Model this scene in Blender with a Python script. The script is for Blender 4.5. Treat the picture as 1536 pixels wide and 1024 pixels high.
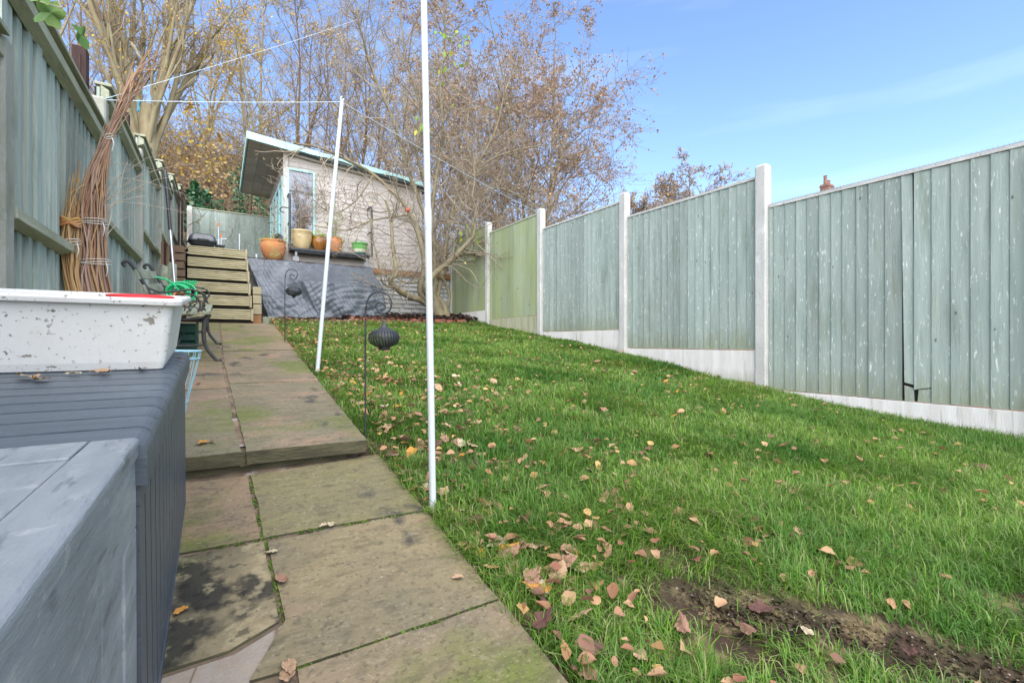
import bpy, math, random
import numpy as np
from mathutils import Vector, Matrix

# ------------------------------------------------------------ camera, sky, sun, exposure
for o in list(bpy.data.objects): bpy.data.objects.remove(o)
SC = bpy.context.scene
COL = SC.collection
YAW = math.radians(32.2)
cam = bpy.data.cameras.new('camera')
cam.sensor_width = 36.0; cam.lens = 16.29; cam.clip_start = 0.02; cam.clip_end = 600
camo = bpy.data.objects.new('camera', cam); COL.objects.link(camo)
camo.location = (0, 0, 0); camo.rotation_euler = (math.radians(90), 0, -YAW)
SC.camera = camo

SUN_EL, SUN_AZ = math.radians(48), math.radians(-158)      # light from the left, slightly behind the camera
world = bpy.data.worlds.new('World'); SC.world = world; world.use_nodes = True
nt = world.node_tree; nt.nodes.clear()
wo = nt.nodes.new('ShaderNodeOutputWorld'); bg = nt.nodes.new('ShaderNodeBackground')
sky = nt.nodes.new('ShaderNodeTexSky'); sky.sky_type = 'NISHITA'; sky.sun_disc = False
sky.sun_elevation = SUN_EL; sky.sun_rotation = SUN_AZ; sky.air_density = 1.0; sky.dust_density = 0.4; sky.ozone_density = 2.0
# faint streaks of thin cloud, laid out by direction in the sky
tc = nt.nodes.new('ShaderNodeTexCoord'); mp = nt.nodes.new('ShaderNodeMapping'); mp.inputs['Scale'].default_value = (1.2, 1.2, 9)
mp.inputs['Rotation'].default_value = (0.10, 0.12, 0.3)
ns = nt.nodes.new('ShaderNodeTexNoise'); ns.inputs['Scale'].default_value = 1.6; ns.inputs['Detail'].default_value = 7; ns.inputs['Roughness'].default_value = 0.5
mr = nt.nodes.new('ShaderNodeMapRange'); mr.inputs['From Min'].default_value = 0.52; mr.inputs['From Max'].default_value = 0.85; mr.inputs['To Max'].default_value = 0.13
mx = nt.nodes.new('ShaderNodeMix'); mx.data_type = 'RGBA'; mx.inputs[7].default_value = (7.0, 7.6, 8.4, 1)
L = nt.links.new
L(tc.outputs['Generated'], mp.inputs['Vector']); L(mp.outputs[0], ns.inputs['Vector']); L(ns.outputs['Fac'], mr.inputs['Value'])
L(mr.outputs[0], mx.inputs[0]); L(sky.outputs[0], mx.inputs[6]); tn = nt.nodes.new('ShaderNodeMix'); tn.data_type = 'RGBA'; tn.blend_type = 'MULTIPLY'; tn.inputs[0].default_value = 1; tn.inputs[7].default_value = (.86, .90, 1.0, 1)
L(mx.outputs[2], tn.inputs[6]); L(tn.outputs[2], bg.inputs[0]); L(bg.outputs[0], wo.inputs[0])
bg.inputs[1].default_value = 0.15
sl = bpy.data.lights.new('sun', 'SUN'); sl.energy = 3.4; sl.angle = math.radians(100); sl.color = (1.0, 0.91, 0.80)
so = bpy.data.objects.new('sun', sl); COL.objects.link(so)
sd = Vector((math.sin(SUN_AZ)*math.cos(SUN_EL), math.cos(SUN_AZ)*math.cos(SUN_EL), math.sin(SUN_EL)))
so.rotation_euler = sd.to_track_quat('Z', 'Y').to_euler(); so.location = sd*30
SC.view_settings.view_transform = 'Standard'; SC.view_settings.look = 'None'
SC.view_settings.exposure = 1.30; SC.view_settings.gamma = 1.0
SC.cycles.max_bounces = 6; SC.cycles.transparent_max_bounces = 6

# ------------------------------------------------------------ measuring helpers (survey of the place from the camera point)
FP = 695.0
SI, CO = math.sin(YAW), math.cos(YAW)
def ray(u, v):
    a = (u-768)/FP
    return np.array([SI+a*CO, CO-a*SI, (512-v)/FP])
def at(u, v, Y):
    r = ray(u, v); return r*(Y/r[1])
def onplane(u, v, z0, s):                        # point on the plane z = z0 + s*y
    r = ray(u, v); return r*(z0/(r[2]-s*r[1]))
def low(u, v): return onplane(u, v, -.85, .145)
def upp(u, v): return onplane(u, v, -.703, .117)
TLY = [-6, 0, 2.0, 2.7, 4, 6.5, 8.5, 9.4, 10.3, 14]; TLZ = [-1.5, -.86, -.575, -.42, -.265, .03, .27, .40, .52, .9]
TRY = [-6, 0, .8, 2.65, 4.65, 6.7, 8.5, 10.3, 14];   TRZ = [-1.3, -.80, -.70, -.53, -.14, .107, .36, .62, .9]
def gz(x, y):
    x = np.asarray(x, float); y = np.asarray(y, float)
    l = sum(np.interp(y+d, TLY, TLZ) for d in (-.3, 0, .3))/3; r = sum(np.interp(y+d, TRY, TRZ) for d in (-.9, -.45, 0, .45, .9))/5
    w = np.clip((x-.6)/4.17, 0, 1)**2.2
    return l*(1-w)+r*w
def vnoise(x, y, s, seed=0):                     # cheap smooth noise in -1..1
    x = np.asarray(x)*s; y = np.asarray(y)*s
    return (np.sin(x*1.3+seed+1.7*np.sin(y*.9+seed*2.1))+np.sin(y*1.7-seed*1.3+1.3*np.sin(x*1.1+seed)) + .5*np.sin(2.9*x+3.1*y+seed*5))/2.5

# ------------------------------------------------------------ mesh helpers
class MB:
    def __init__(s): s.v = []; s.f = []; s.m = []; s.mi = 0
    def add(s, vs, fs):
        b = len(s.v); s.v += [tuple(map(float, p)) for p in vs]
        s.f += [tuple(b+i for i in f) for f in fs]; s.m += [s.mi]*len(fs); return s
    def box(s, x0, x1, y0, y1, z0, z1):
        v = [(x, y, z) for z in (z0, z1) for y in (y0, y1) for x in (x0, x1)]
        return s.add(v, [(0,2,3,1),(4,5,7,6),(0,1,5,4),(2,6,7,3),(0,4,6,2),(1,3,7,5)])
    def bar(s, a, b, w, d, up=(0,0,1)):          # rectangular bar from a to b
        a = Vector(a); b = Vector(b); t = (b-a).normalized(); u = Vector(up)
        x = t.cross(u)
        if x.length < 1e-4: x = t.cross(Vector((1,0,0)))
        x.normalize(); y = x.cross(t)
        v = [p+x*sx*w/2+y*sy*d/2 for p in (a, b) for sy in (-1,1) for sx in (-1,1)]
        return s.add(v, [(0,2,3,1),(4,5,7,6),(0,1,5,4),(2,6,7,3),(0,4,6,2),(1,3,7,5)])
    def prism(s, poly, axis, a, b):              # closed polygon swept along an axis
        n = len(poly); vs = []
        for t in (a, b):
            for p, q in poly: vs.append({'x': (t,p,q), 'y': (p,t,q), 'z': (p,q,t)}[axis])
        fs = [tuple(range(n))[::-1], tuple(range(n, 2*n))]+[(i, (i+1) % n, n+(i+1) % n, n+i) for i in range(n)]
        return s.add(vs, fs)
    def tube(s, pts, r, n=8, caps=True, closed=False):
        P = [Vector(p) for p in pts]; k = len(P); R = r if hasattr(r, '__len__') else [r]*k
        T = []
        for i in range(k):
            if closed: t = P[(i+1) % k]-P[i-1]
            else: t = P[min(i+1, k-1)]-P[max(i-1, 0)]
            T.append(t.normalized())
        u = T[0].orthogonal().normalized(); vs = []
        for i in range(k):
            u = (u-T[i]*u.dot(T[i])).normalized(); w = T[i].cross(u)
            for j in range(n):
                a = 2*math.pi*j/n; vs.append(P[i]+(u*math.cos(a)+w*math.sin(a))*R[i])
        fs = []
        for i in range(k if closed else k-1):
            i2 = (i+1) % k
            for j in range(n): fs.append((i*n+j, i*n+(j+1) % n, i2*n+(j+1) % n, i2*n+j))
        if caps and not closed:
            m = len(vs); vs += vs[:n]+vs[(k-1)*n:k*n]; fs += [tuple(range(m, m+n))[::-1], tuple(range(m+n, m+2*n))]
        return s.add(vs, fs)
    def lathe(s, prof, n=28, c=(0,0,0), cap=True):
        vs = []
        for r, z in prof:
            for j in range(n):
                a = 2*math.pi*j/n; vs.append((c[0]+r*math.cos(a), c[1]+r*math.sin(a), c[2]+z))
        k = len(prof); fs = [(i*n+j, i*n+(j+1) % n, (i+1)*n+(j+1) % n, (i+1)*n+j) for i in range(k-1) for j in range(n)]
        if cap:
            m = len(vs); vs += vs[:n]+vs[(k-1)*n:k*n]; fs += [tuple(range(m, m+n))[::-1], tuple(range(m+n, m+2*n))]
        return s.add(vs, fs)
    def grid(s, fn, nu, nv):
        vs = [fn(i/nu, j/nv) for j in range(nv+1) for i in range(nu+1)]
        return s.add(vs, [(j*(nu+1)+i, j*(nu+1)+i+1, (j+1)*(nu+1)+i+1, (j+1)*(nu+1)+i) for j in range(nv) for i in range(nu)])

def finish(me, mats, smooth, angle=None):
    for m in (mats if isinstance(mats, (list, tuple)) else [mats]): me.materials.append(m)
    if smooth: me.polygons.foreach_set('use_smooth', [len(p.vertices) <= 4 for p in me.polygons])
    me.update()
def tag(o, label=None, cat=None, group=None, kind=None):
    if label: o['label'] = label
    if cat: o['category'] = cat
    if group: o['group'] = group
    if kind: o['kind'] = kind
    return o
def thing(name, label, cat, loc=(0,0,0), rz=0, group=None):
    o = bpy.data.objects.new(name, None); o.empty_display_size = .1; COL.objects.link(o)
    o.location = tuple(map(float, loc)); o.rotation_euler = (0, 0, rz); return tag(o, label, cat, group)
def obj(name, mb, mat, parent=None, smooth=False, bevel=0, world=False, origin=None, solid=0):
    """one mesh object. world=True: the shape is given in world coordinates and is moved into its parent's frame
       (or, at top level, gets its origin at the foot of its bounding box)."""
    V = np.array(mb.v, float).reshape(-1, 3)
    off = np.zeros(3)
    if world:
        if parent is None:
            off = np.array([(V[:,0].min()+V[:,0].max())/2, (V[:,1].min()+V[:,1].max())/2, V[:,2].min()]) if origin is None else np.array(origin, float)
        else:
            p = parent
            while p is not None: off = off+np.array(p.location); p = p.parent
    V = V-off
    me = bpy.data.meshes.new(name); me.from_pydata(V.tolist(), [], mb.f)
    me.polygons.foreach_set('material_index', mb.m)
    finish(me, mat, smooth)
    o = bpy.data.objects.new(name, me); COL.objects.link(o); o.parent = parent
    if world and parent is None: o.location = off
    if solid:
        m = o.modifiers.new('solid', 'SOLIDIFY'); m.thickness = solid; m.offset = -1
    if bevel:
        m = o.modifiers.new('bevel', 'BEVEL'); m.width = bevel; m.segments = 2; m.limit_method = 'ANGLE'; m.angle_limit = math.radians(35)
    return o
def npmesh(name, V, Q=None, T=None, qm=None, tm=None):
    me = bpy.data.meshes.new(name)
    Q = np.zeros((0,4), int) if Q is None else Q; T = np.zeros((0,3), int) if T is None else T
    me.vertices.add(len(V)); me.vertices.foreach_set('co', np.asarray(V, np.float32).ravel())
    nl = Q.size+T.size; me.loops.add(nl); me.loops.foreach_set('vertex_index', np.concatenate([Q.ravel(), T.ravel()]).astype(np.int32))
    np_ = len(Q)+len(T); me.polygons.add(np_)
    ls = np.concatenate([np.arange(len(Q))*4, len(Q)*4+np.arange(len(T))*3]).astype(np.int32)
    me.polygons.foreach_set('loop_start', ls)
    mi = np.concatenate([np.zeros(len(Q), int) if qm is None else qm, np.zeros(len(T), int) if tm is None else tm]).astype(np.int32)
    me.polygons.foreach_set('material_index', mi)
    me.update(calc_edges=True); return me
def link(name, me, mats, parent=None, loc=None, smooth=False):
    for m in (mats if isinstance(mats, (list, tuple)) else [mats]): me.materials.append(m)
    if smooth: me.polygons.foreach_set('use_smooth', np.ones(len(me.polygons), bool))
    o = bpy.data.objects.new(name, me); COL.objects.link(o); o.parent = parent
    if loc is not None: o.location = tuple(map(float, loc))
    return o
def copy_tree(o, parent=None):
    c = o.copy(); COL.objects.link(c); c.parent = parent
    for ch in [x for x in bpy.data.objects if x.parent == o]: copy_tree(ch, c)
    return c

# ------------------------------------------------------------ materials
def mat(name, c1, c2=None, scale=4, detail=6, lo=.35, hi=.65, stretch=(1,1,1), rough=.75, metal=0, bump=.15, bscale=None,
        layers=(), island=0.0, objrand=0.0, ramp=None, spec=.3, bstretch=None, translucent=0, cracks=None, knots=None, foot=None):
    m = bpy.data.materials.new(name); m.use_nodes = True; n = m.node_tree; N = n.nodes; K = n.links.new
    b = N['Principled BSDF']; b.inputs['Roughness'].default_value = rough; b.inputs['Metallic'].default_value = metal
    b.inputs['Specular IOR Level'].default_value = spec
    tc = N.new('ShaderNodeTexCoord')
    def vec(st):
        if tuple(st) == (1,1,1): return tc.outputs['Object']
        q = N.new('ShaderNodeMapping'); q.inputs['Scale'].default_value = st; K(tc.outputs['Object'], q.inputs['Vector']); return q.outputs[0]
    def noise(sc, st=(1,1,1), det=5, ro=.6):
        q = N.new('ShaderNodeTexNoise'); q.inputs['Scale'].default_value = sc; q.inputs['Detail'].default_value = det; q.inputs['Roughness'].default_value = ro
        K(vec(st), q.inputs['Vector']); return q.outputs['Fac']
    def rng(sock, a, c, t0=0., t1=1.):
        q = N.new('ShaderNodeMapRange'); q.inputs['From Min'].default_value = a; q.inputs['From Max'].default_value = c
        q.inputs['To Min'].default_value = t0; q.inputs['To Max'].default_value = t1; K(sock, q.inputs['Value']); return q.outputs[0]
    def mix(f, A, B):
        q = N.new('ShaderNodeMix'); q.data_type = 'RGBA'
        for s, i in ((f, 0), (A, 6), (B, 7)):
            if hasattr(s, 'links'): K(s, q.inputs[i])
            elif i == 0: q.inputs[0].default_value = s
            else: q.inputs[i].default_value = (*s[:3], 1)
        return q.outputs[2]
    rnd = None
    if island or ramp:
        if objrand: q = N.new('ShaderNodeObjectInfo'); rnd = q.outputs['Random']
        else: q = N.new('ShaderNodeNewGeometry'); rnd = q.outputs['Random Per Island']
    if ramp:
        q = N.new('ShaderNodeValToRGB'); e = q.color_ramp.elements
        while len(e) < len(ramp): e.new(.5)
        for i, c in enumerate(ramp): e[i].position = i/(len(ramp)-1); e[i].color = (*c, 1)
        K(rnd, q.inputs[0]); base = q.outputs[0]
        if c2 is not None: base = mix(rng(noise(scale, stretch, detail), lo, hi), base, c2)
    else:
        base = mix(rng(noise(scale, stretch, detail), lo, hi), c1, c2 if c2 is not None else tuple(x*.8 for x in c1))
    for (c, sc, a, h, st, f) in layers:
        base = mix(rng(noise(sc, st), a, h, 0, f), base, c)
    if cracks:                                   # thin dark lines along voronoi cell edges: (colour, scale, width, stretch)
        q = N.new('ShaderNodeTexVoronoi'); q.feature = 'DISTANCE_TO_EDGE'; q.inputs['Scale'].default_value = cracks[1]; K(vec(cracks[3]), q.inputs['Vector'])
        base = mix(rng(q.outputs[0], 0, cracks[2], 1, 0), base, cracks[0])
    if knots:                                    # small dark knots and nail heads: (colour, scale, size, stretch)
        q = N.new('ShaderNodeTexVoronoi'); q.inputs['Scale'].default_value = knots[1]; K(vec(knots[3]), q.inputs['Vector'])
        sp = N.new('ShaderNodeSeparateColor'); K(q.outputs['Color'], sp.inputs[0])
        g = rng(sp.outputs[0], .45, .55); mm = N.new('ShaderNodeMath'); mm.operation = 'MULTIPLY'
        K(rng(q.outputs['Distance'], knots[2]*.4, knots[2], .85, 0), mm.inputs[0]); K(g, mm.inputs[1])
        base = mix(mm.outputs[0], base, knots[0])
    if foot:                                     # dirt and algae creeping up from the foot of the board: (colour, height, strength)
        sx = N.new('ShaderNodeSeparateXYZ'); K(tc.outputs['Generated'], sx.inputs[0])
        ad = N.new('ShaderNodeMath'); ad.operation = 'MULTIPLY_ADD'; K(noise(6, (3,3,.5), 5), ad.inputs[0]); ad.inputs[1].default_value = .30; K(sx.outputs[2], ad.inputs[2])
        base = mix(rng(ad.outputs[0], .12, .12+foot[1], foot[2], 0), base, foot[0])
    if island and not ramp:
        q = N.new('ShaderNodeHueSaturation'); K(rng(rnd, 0, 1, 1-island, 1+island), q.inputs['Value']); K(base, q.inputs['Color']); base = q.outputs[0]
    K(base, b.inputs['Base Color'])
    if bump:
        q = N.new('ShaderNodeBump'); q.inputs['Strength'].default_value = min(1, bump*2); q.inputs['Distance'].default_value = .012
        K(noise(bscale or scale*6, bstretch or stretch, 8, .7), q.inputs['Height']); K(q.outputs[0], b.inputs['Normal'])
    if translucent:
        tr = N.new('ShaderNodeBsdfTranslucent'); K(base, tr.inputs['Color']); ms = N.new('ShaderNodeMixShader'); ms.inputs[0].default_value = translucent
        K(b.outputs[0], ms.inputs[1]); K(tr.outputs[0], ms.inputs[2]); K(ms.outputs[0], N['Material Output'].inputs['Surface'])
    return m

Mt = {}
Vs = (14, 14, 1.0)                                # grain running up a board
Hs = (1.0, 1.0, 14)
Mt['fence'] = mat('sage_fence_paint', (.315,.365,.32), (.225,.28,.245), 2.2, 8, .3, .7, (9,9,.7), rough=.85, bump=.3, bscale=12, island=.14,
    layers=[((.74,.76,.72), 26, .60, .70, (2.2,2.2,.45), .7), ((.13,.165,.12), 2.0, .53, .75, (4,4,.6), .65), ((.27,.27,.20), 1.3, .6, .75, (5,5,.5), .4)],
    knots=((.055,.07,.06), 8, .095, (1.3,1.3,.6)), foot=((.20,.22,.13), .16, .75))
Mt['fence_green'] = mat('mossy_fence_paint', (.25,.29,.13), (.27,.32,.235), 1.6, 8, .3, .7, (3,3,.6), rough=.9, bump=.2, bscale=14, island=.14,
    layers=[((.24,.28,.085), 1.4, .48, .7, (2,2,.5), .7), ((.16,.19,.12), 3, .5, .75, (5,5,.4), .6), ((.09,.13,.08), 3, .62, .8, (4,4,.5), .5)], knots=((.05,.07,.04), 5, .1, (1,1,.8)))
Mt['fence_back'] = mat('sage_fence_back', (.40,.45,.385), (.26,.315,.27), 2.4, 8, .3, .7, (9,9,.6), rough=.9, bump=.3, bscale=12, island=.30,
    layers=[((.5,.57,.55), 22, .62, .74, (2.5,2.5,.35), .6), ((.08,.12,.11), 2.5, .58, .8, (5,5,.6), .7)], knots=((.03,.04,.035), 5, .11, (1,1,.7)))
Mt['rail'] = mat('mossy_rail', (.42,.43,.31), (.27,.29,.20), 5, 8, .3, .7, (3,.6,3), rough=.95, bump=.4, bscale=18, layers=[((.30,.33,.27), 9, .55, .7, (3,.5,3), .6)])
Mt['concrete'] = mat('post_concrete', (.52,.515,.475), (.40,.40,.37), 3, 8, .35, .7, (1,1,.6), rough=.9, bump=.3, bscale=60,
    layers=[((.20,.21,.18), 60, .58, .68, (1,1,1), .6), ((.75,.74,.70), 8, .56, .7, (1,1,.6), .5), ((.36,.37,.29), 2, .55, .8, (2,2,.4), .45)])
Mt['concrete_old'] = mat('mossy_concrete', (.36,.36,.31), (.24,.25,.19), 3, 8, .35, .7, (1,1,.6), rough=.95, bump=.4, bscale=50, layers=[((.12,.14,.07), 5, .55, .7, (1,1,.5), .6), ((.45,.44,.40), 20, .6, .7, (1,1,1), .5)])
Mt['gravel_board'] = mat('gravel_board_concrete', (.68,.67,.63), (.54,.53,.48), 3.5, 8, .35, .7, (3,3,.6), rough=.9, bump=.25, bscale=50, foot=((.26,.27,.17), .45, .55),
    layers=[((.20,.19,.13), 5, .58, .75, (6,6,.3), .6)])
Mt['gravel_green'] = mat('mossy_gravel_board', (.42,.42,.30), (.25,.27,.15), 4, 8, .35, .7, (4,4,.5), rough=.9, bump=.25, bscale=50)
Mt['brown_wood'] = mat('brown_wood', (.075,.045,.04), (.04,.025,.022), 6, 6, .3, .7, Vs, rough=.9, bump=.3)
Mt['cedar'] = mat('cedar_wood', (.33,.17,.07), (.20,.10,.045), 6, 6, .3, .7, (2,8,8), rough=.8, bump=.2)
Mt['tread'] = mat('weathered_decking', (.50,.45,.29), (.33,.295,.17), 5, 8, .32, .66, (1.2,1,22), rough=.9, bump=.35, bscale=8, bstretch=(1,1,20), island=.12,
    layers=[((.12,.10,.06), 3.2, .55, .70, (1.2,1,9), .7), ((.33,.36,.16), 2, .55, .75, (1,1,2), .5)])
Mt['endgrain'] = mat('end_grain', (.46,.40,.25), (.30,.26,.16), 8, 6, .3, .7, rough=.9, bump=.2, island=.15)
Mt['tread_dark'] = mat('groove_dark', (.13,.11,.06), (.08,.07,.04), 5, rough=.95)  # darker core colour showing between the ridges of the step boards
Mt['moss'] = mat('moss', None, None, ramp=[(.06,.12,.015),(.10,.19,.02),(.05,.08,.02),(.15,.20,.04)], rough=1, bump=0)
Mt['dark'] = mat('dark_timber_gap_shade', (.03,.027,.022), (.015,.013,.011), 5, rough=.95)  # near black timber, also standing in for shade in gaps between boards
Mt['slab'] = mat('york_stone', None, (.15,.13,.08), 2.4, 11, .42, .68, ramp=[(.175,.145,.095),(.255,.175,.105),(.16,.155,.06),(.225,.18,.10),(.22,.155,.11),(.165,.16,.09)], objrand=1, rough=.75, bump=1.0, bscale=7, bstretch=(.8,1.5,1), spec=.35,
    layers=[((.11,.14,.02), 1.3, .50, .60, (1,1,1), .8), ((.30,.19,.125), 1.9, .54, .68, (.8,1.5,1), .65), ((.025,.03,.028), 1.7, .60, .65, (1.5,1,1), .85),
            ((.02,.018,.014), 70, .55, .66, (1,1,1), .45), ((.36,.32,.24), 95, .58, .66, (1,1,1), .35), ((.34,.30,.21), 24, .60, .72, (1,1.2,1), .35), ((.075,.07,.04), 9, .52, .66, (1,3.0,1), .45), ((.07,.06,.04), 26, .55, .65, (1,1,1), .35)])
Mt['slab_dark'] = mat('blackened_york_stone', (.24,.20,.115), (.10,.09,.06), 3.2, 9, .40, .60, rough=.85, bump=.5, bscale=9, spec=.2,
    layers=[((.02,.022,.02), 4.5, .49, .56, (1,1,1), .85), ((.34,.29,.17), 16, .56, .64, (1,1,1), .6), ((.12,.15,.04), 2.0, .55, .7, (1,1,1), .6), ((.02,.02,.018), 24, .55, .62, (1,1,1), .6)])
Mt['slab_edge'] = mat('mossy_slab_edge', (.13,.12,.065), (.06,.055,.035), 8, 8, .3, .7, (1,1,3), rough=.95, bump=.6, bscale=30)
Mt['mortar'] = mat('mortar', (.25,.19,.125), (.10,.075,.05), 9, 8, .35, .65, rough=.95, bump=.6, bscale=60, layers=[((.40,.36,.32), 5, .58, .66, (1,1,1), .8), ((.10,.13,.03), 6, .6, .7, (1,1,1), .7)])
Mt['cement'] = mat('pale_cement', (.36,.315,.26), (.25,.21,.16), 6, 8, .3, .7, rough=.9, bump=.4, bscale=30, cracks=((.15,.11,.07), 3.5, .012, (1,1,1)), layers=[((.36,.25,.16), 5, .56, .7, (1,1,1), .8)])
Mt['soil'] = mat('soil', (.085,.055,.033), (.028,.02,.014), 6, 9, .35, .65, rough=1, bump=.9, bscale=45, layers=[((.33,.235,.125), 6, .51, .62, (1,1,1), .7), ((.05,.09,.02), 3, .5, .7, (1,1,1), .5)])
Mt['bank'] = mat('bank_leaf_litter', (.20,.115,.06), (.09,.05,.03), 3, 9, .35, .65, rough=1, bump=.8, bscale=25, layers=[((.34,.21,.11), 14, .55, .68, (1,1,1), .7), ((.06,.08,.03), 1.2, .58, .75, (1,1,1), .5)])
Mt['mulch'] = mat('dark_mulch', (.06,.035,.025), (.025,.015,.012), 12, 8, .35, .65, rough=1, bump=.9, bscale=50, layers=[((.17,.08,.05), 22, .56, .66, (1,1,1), .8)])
Mt['brick'] = mat('old_red_brick', (.36,.13,.075), (.22,.085,.06), 9, 8, .3, .7, rough=.95, bump=.5, bscale=60, island=.3, objrand=1, layers=[((.08,.07,.045), 9, .52, .68, (1,1,1), .7)])
Mt['house_brick'] = mat('house_brick', (.27,.15,.11), (.21,.12,.09), 3, rough=.9, bump=.1)
Mt['roof_tile'] = mat('roof_tile', (.12,.09,.08), (.08,.06,.055), 3, rough=.9, bump=.2)
Mt['white'] = mat('white_enamel', (.55,.60,.61), (.48,.53,.545), 3, 6, .3, .8, (1,1,.3), rough=.35, bump=.03, spec=.5, layers=[((.25,.22,.17), 30, .70, .74, (1,1,1), .8)])
Mt['tub'] = mat('dirty_white_plastic', (.66,.665,.64), (.58,.585,.555), 3, 6, .3, .7, rough=.45, bump=.06, spec=.5,
    layers=[((.07,.055,.035), 44, .66, .68, (1,1,1), .85), ((.10,.08,.05), 13, .70, .72, (1,1,1.6), .8), ((.12,.09,.06), 90, .62, .66, (1,1,1), .7), ((.5,.46,.36), 5, .58, .75, (1,1,1), .35)])
Mt['tubin'] = mat('white_plastic_inside', (.62,.63,.62), (.56,.57,.56), 3, rough=.4, bump=.03, spec=.5)
Mt['red'] = mat('red_plastic', (.70,.03,.03), (.6,.02,.02), 3, rough=.35, bump=0, spec=.5)
Mt['box'] = mat('grey_resin', (.085,.105,.125), (.06,.078,.095), 5, 8, .3, .7, (.7,6,6), rough=.42, bump=.16, bscale=16, spec=.5, layers=[((.23,.27,.30), 3, .58, .8, (1,1,1), .4)])
Mt['box_old'] = mat('faded_grey_resin', (.265,.295,.31), (.16,.185,.20), 5, 9, .3, .7, (3.5,.8,3.5), rough=.5, bump=.2, bscale=14, spec=.4,
    layers=[((.34,.36,.36), 9, .55, .68, (3,.7,3), .6), ((.07,.09,.10), 2.4, .58, .75, (1,1,1), .5), ((.06,.075,.085), 22, .58, .66, (3,.5,3), .5), ((.42,.43,.42), 40, .60, .68, (1,1,1), .35)])
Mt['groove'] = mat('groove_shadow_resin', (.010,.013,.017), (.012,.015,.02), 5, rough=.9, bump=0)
Mt['iron'] = mat('cast_iron', (.03,.032,.033), (.06,.06,.055), 14, 6, .4, .7, rough=.55, bump=.15, spec=.5)
Mt['slat'] = mat('lichen_slat', (.36,.38,.29), (.17,.20,.13), 9, 8, .3, .7, (2,.8,2), rough=.95, bump=.4, bscale=40, island=.15)
Mt['crate'] = mat('green_crate', (.02,.07,.05), (.015,.05,.035), 5, rough=.5, bump=.05)
Mt['hose'] = mat('green_hose', (.03,.52,.20), (.02,.42,.16), 5, rough=.35, bump=0, spec=.5)
Mt['terra'] = mat('terracotta', (.50,.20,.085), (.40,.17,.06), 5, 7, .3, .7, rough=.8, bump=.15, layers=[((.36,.32,.09), 5, .50, .66, (1,1,1), .75), ((.60,.42,.30), 9, .6, .7, (1,1,1), .5)])
Mt['cream'] = mat('cream_glaze', (.60,.48,.27), (.42,.31,.15), 4, 7, .3, .7, (2,2,.6), rough=.15, bump=.02, spec=.6)
Mt['amber'] = mat('amber_glaze', (.36,.15,.03), (.20,.08,.02), 6, 7, .3, .7, (2,2,.5), rough=.15, bump=.02, spec=.6)
Mt['pgreen'] = mat('pot_green', (.16,.42,.12), None, rough=.3, bump=0); Mt['pcream'] = mat('pot_cream', (.72,.72,.50), None, rough=.3, bump=0); Mt['pteal'] = mat('pot_teal', (.01,.20,.17), None, rough=.3, bump=0)
Mt['siding'] = mat('shed_siding', (.53,.49,.445), (.47,.435,.395), 2, 7, .3, .7, (.8,.8,9), rough=.8, bump=.05, bscale=5, island=.05, layers=[((.36,.32,.27), 1.5, .6, .8, (1,1,1.5), .35)])
Mt['soffit'] = mat('soffit_board', (.50,.46,.40), (.38,.35,.30), 4, 6, .3, .7, rough=.9, bump=.2, island=.12)
Mt['teal'] = mat('pale_teal_paint', (.42,.68,.66), (.34,.58,.57), 6, 6, .3, .7, rough=.6, bump=.08, layers=[((.60,.75,.74), 12, .6, .7, (1,1,1), .5)])
Mt['felt'] = mat('roof_felt', (.10,.13,.13), None, rough=.9, bump=.2)
Mt['tarp'] = mat('grey_tarpaulin', (.10,.118,.136), (.065,.078,.09), 2.5, 7, .3, .7, rough=.45, bump=.25, bscale=14, spec=.5, layers=[((.20,.225,.25), 4, .55, .75, (1,1,1), .5), ((.05,.055,.055), 7, .62, .75, (1,1,1), .5)])
Mt['stone'] = mat('painted_block', (.55,.56,.54), (.40,.41,.39), 4, 8, .3, .7, rough=.85, bump=.5, bscale=18, island=.08, layers=[((.22,.24,.18), 6, .60, .75, (1,1,1), .5)])
Mt['metal'] = mat('dark_metal', (.045,.05,.055), (.03,.034,.038), 9, rough=.5, metal=.3, bump=.05, spec=.5)
Mt['alu'] = mat('aluminium', (.62,.64,.66), (.5,.52,.54), 9, rough=.35, metal=.7, bump=.02, spec=.5)
Mt['bbq'] = mat('bbq_lid', (.10,.11,.12), (.07,.075,.08), 9, rough=.3, metal=.2, bump=.02, spec=.6)
Mt['wheel'] = mat('castor_wheel', (.30,.31,.31), None, rough=.5, bump=0)
Mt['wire'] = mat('line_plastic', (.62,.74,.82), None, rough=.4, bump=0)
Mt['bluewire'] = mat('pale_blue_wire', (.35,.62,.72), None, rough=.4, bump=0, spec=.5)
Mt['peg'] = mat('blue_peg', (.05,.25,.36), None, rough=.4, bump=0); Mt['orange'] = mat('orange_tip', (.75,.20,.03), None, rough=.5, bump=0)
Mt['string'] = mat('pale_string', (.66,.66,.60), None, rough=.9, bump=.1)
Mt['mirror'] = mat('window_glass', (.16,.17,.19), (.10,.11,.13), 2, rough=.06, bump=.0, spec=1.0, metal=.35)
Mt['apple'] = mat('red_apple', (.55,.03,.025), (.5,.1,.04), 9, rough=.3, bump=0, spec=.5)
Mt['rod'] = mat('willow_rod', None, None, ramp=[(.20,.10,.055),(.42,.27,.13),(.28,.15,.09),(.36,.26,.20),(.17,.09,.06)], rough=.7, bump=.1, bscale=40)
Mt['rod_tan'] = mat('tan_willow_rod', None, None, ramp=[(.38,.22,.09),(.50,.33,.15),(.27,.14,.06),(.46,.30,.13)], rough=.7, bump=.1, bscale=40)
Mt['rod_grey'] = mat('grey_twig', None, None, ramp=[(.42,.36,.28),(.30,.25,.19),(.50,.44,.35)], rough=.8, bump=0)
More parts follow.
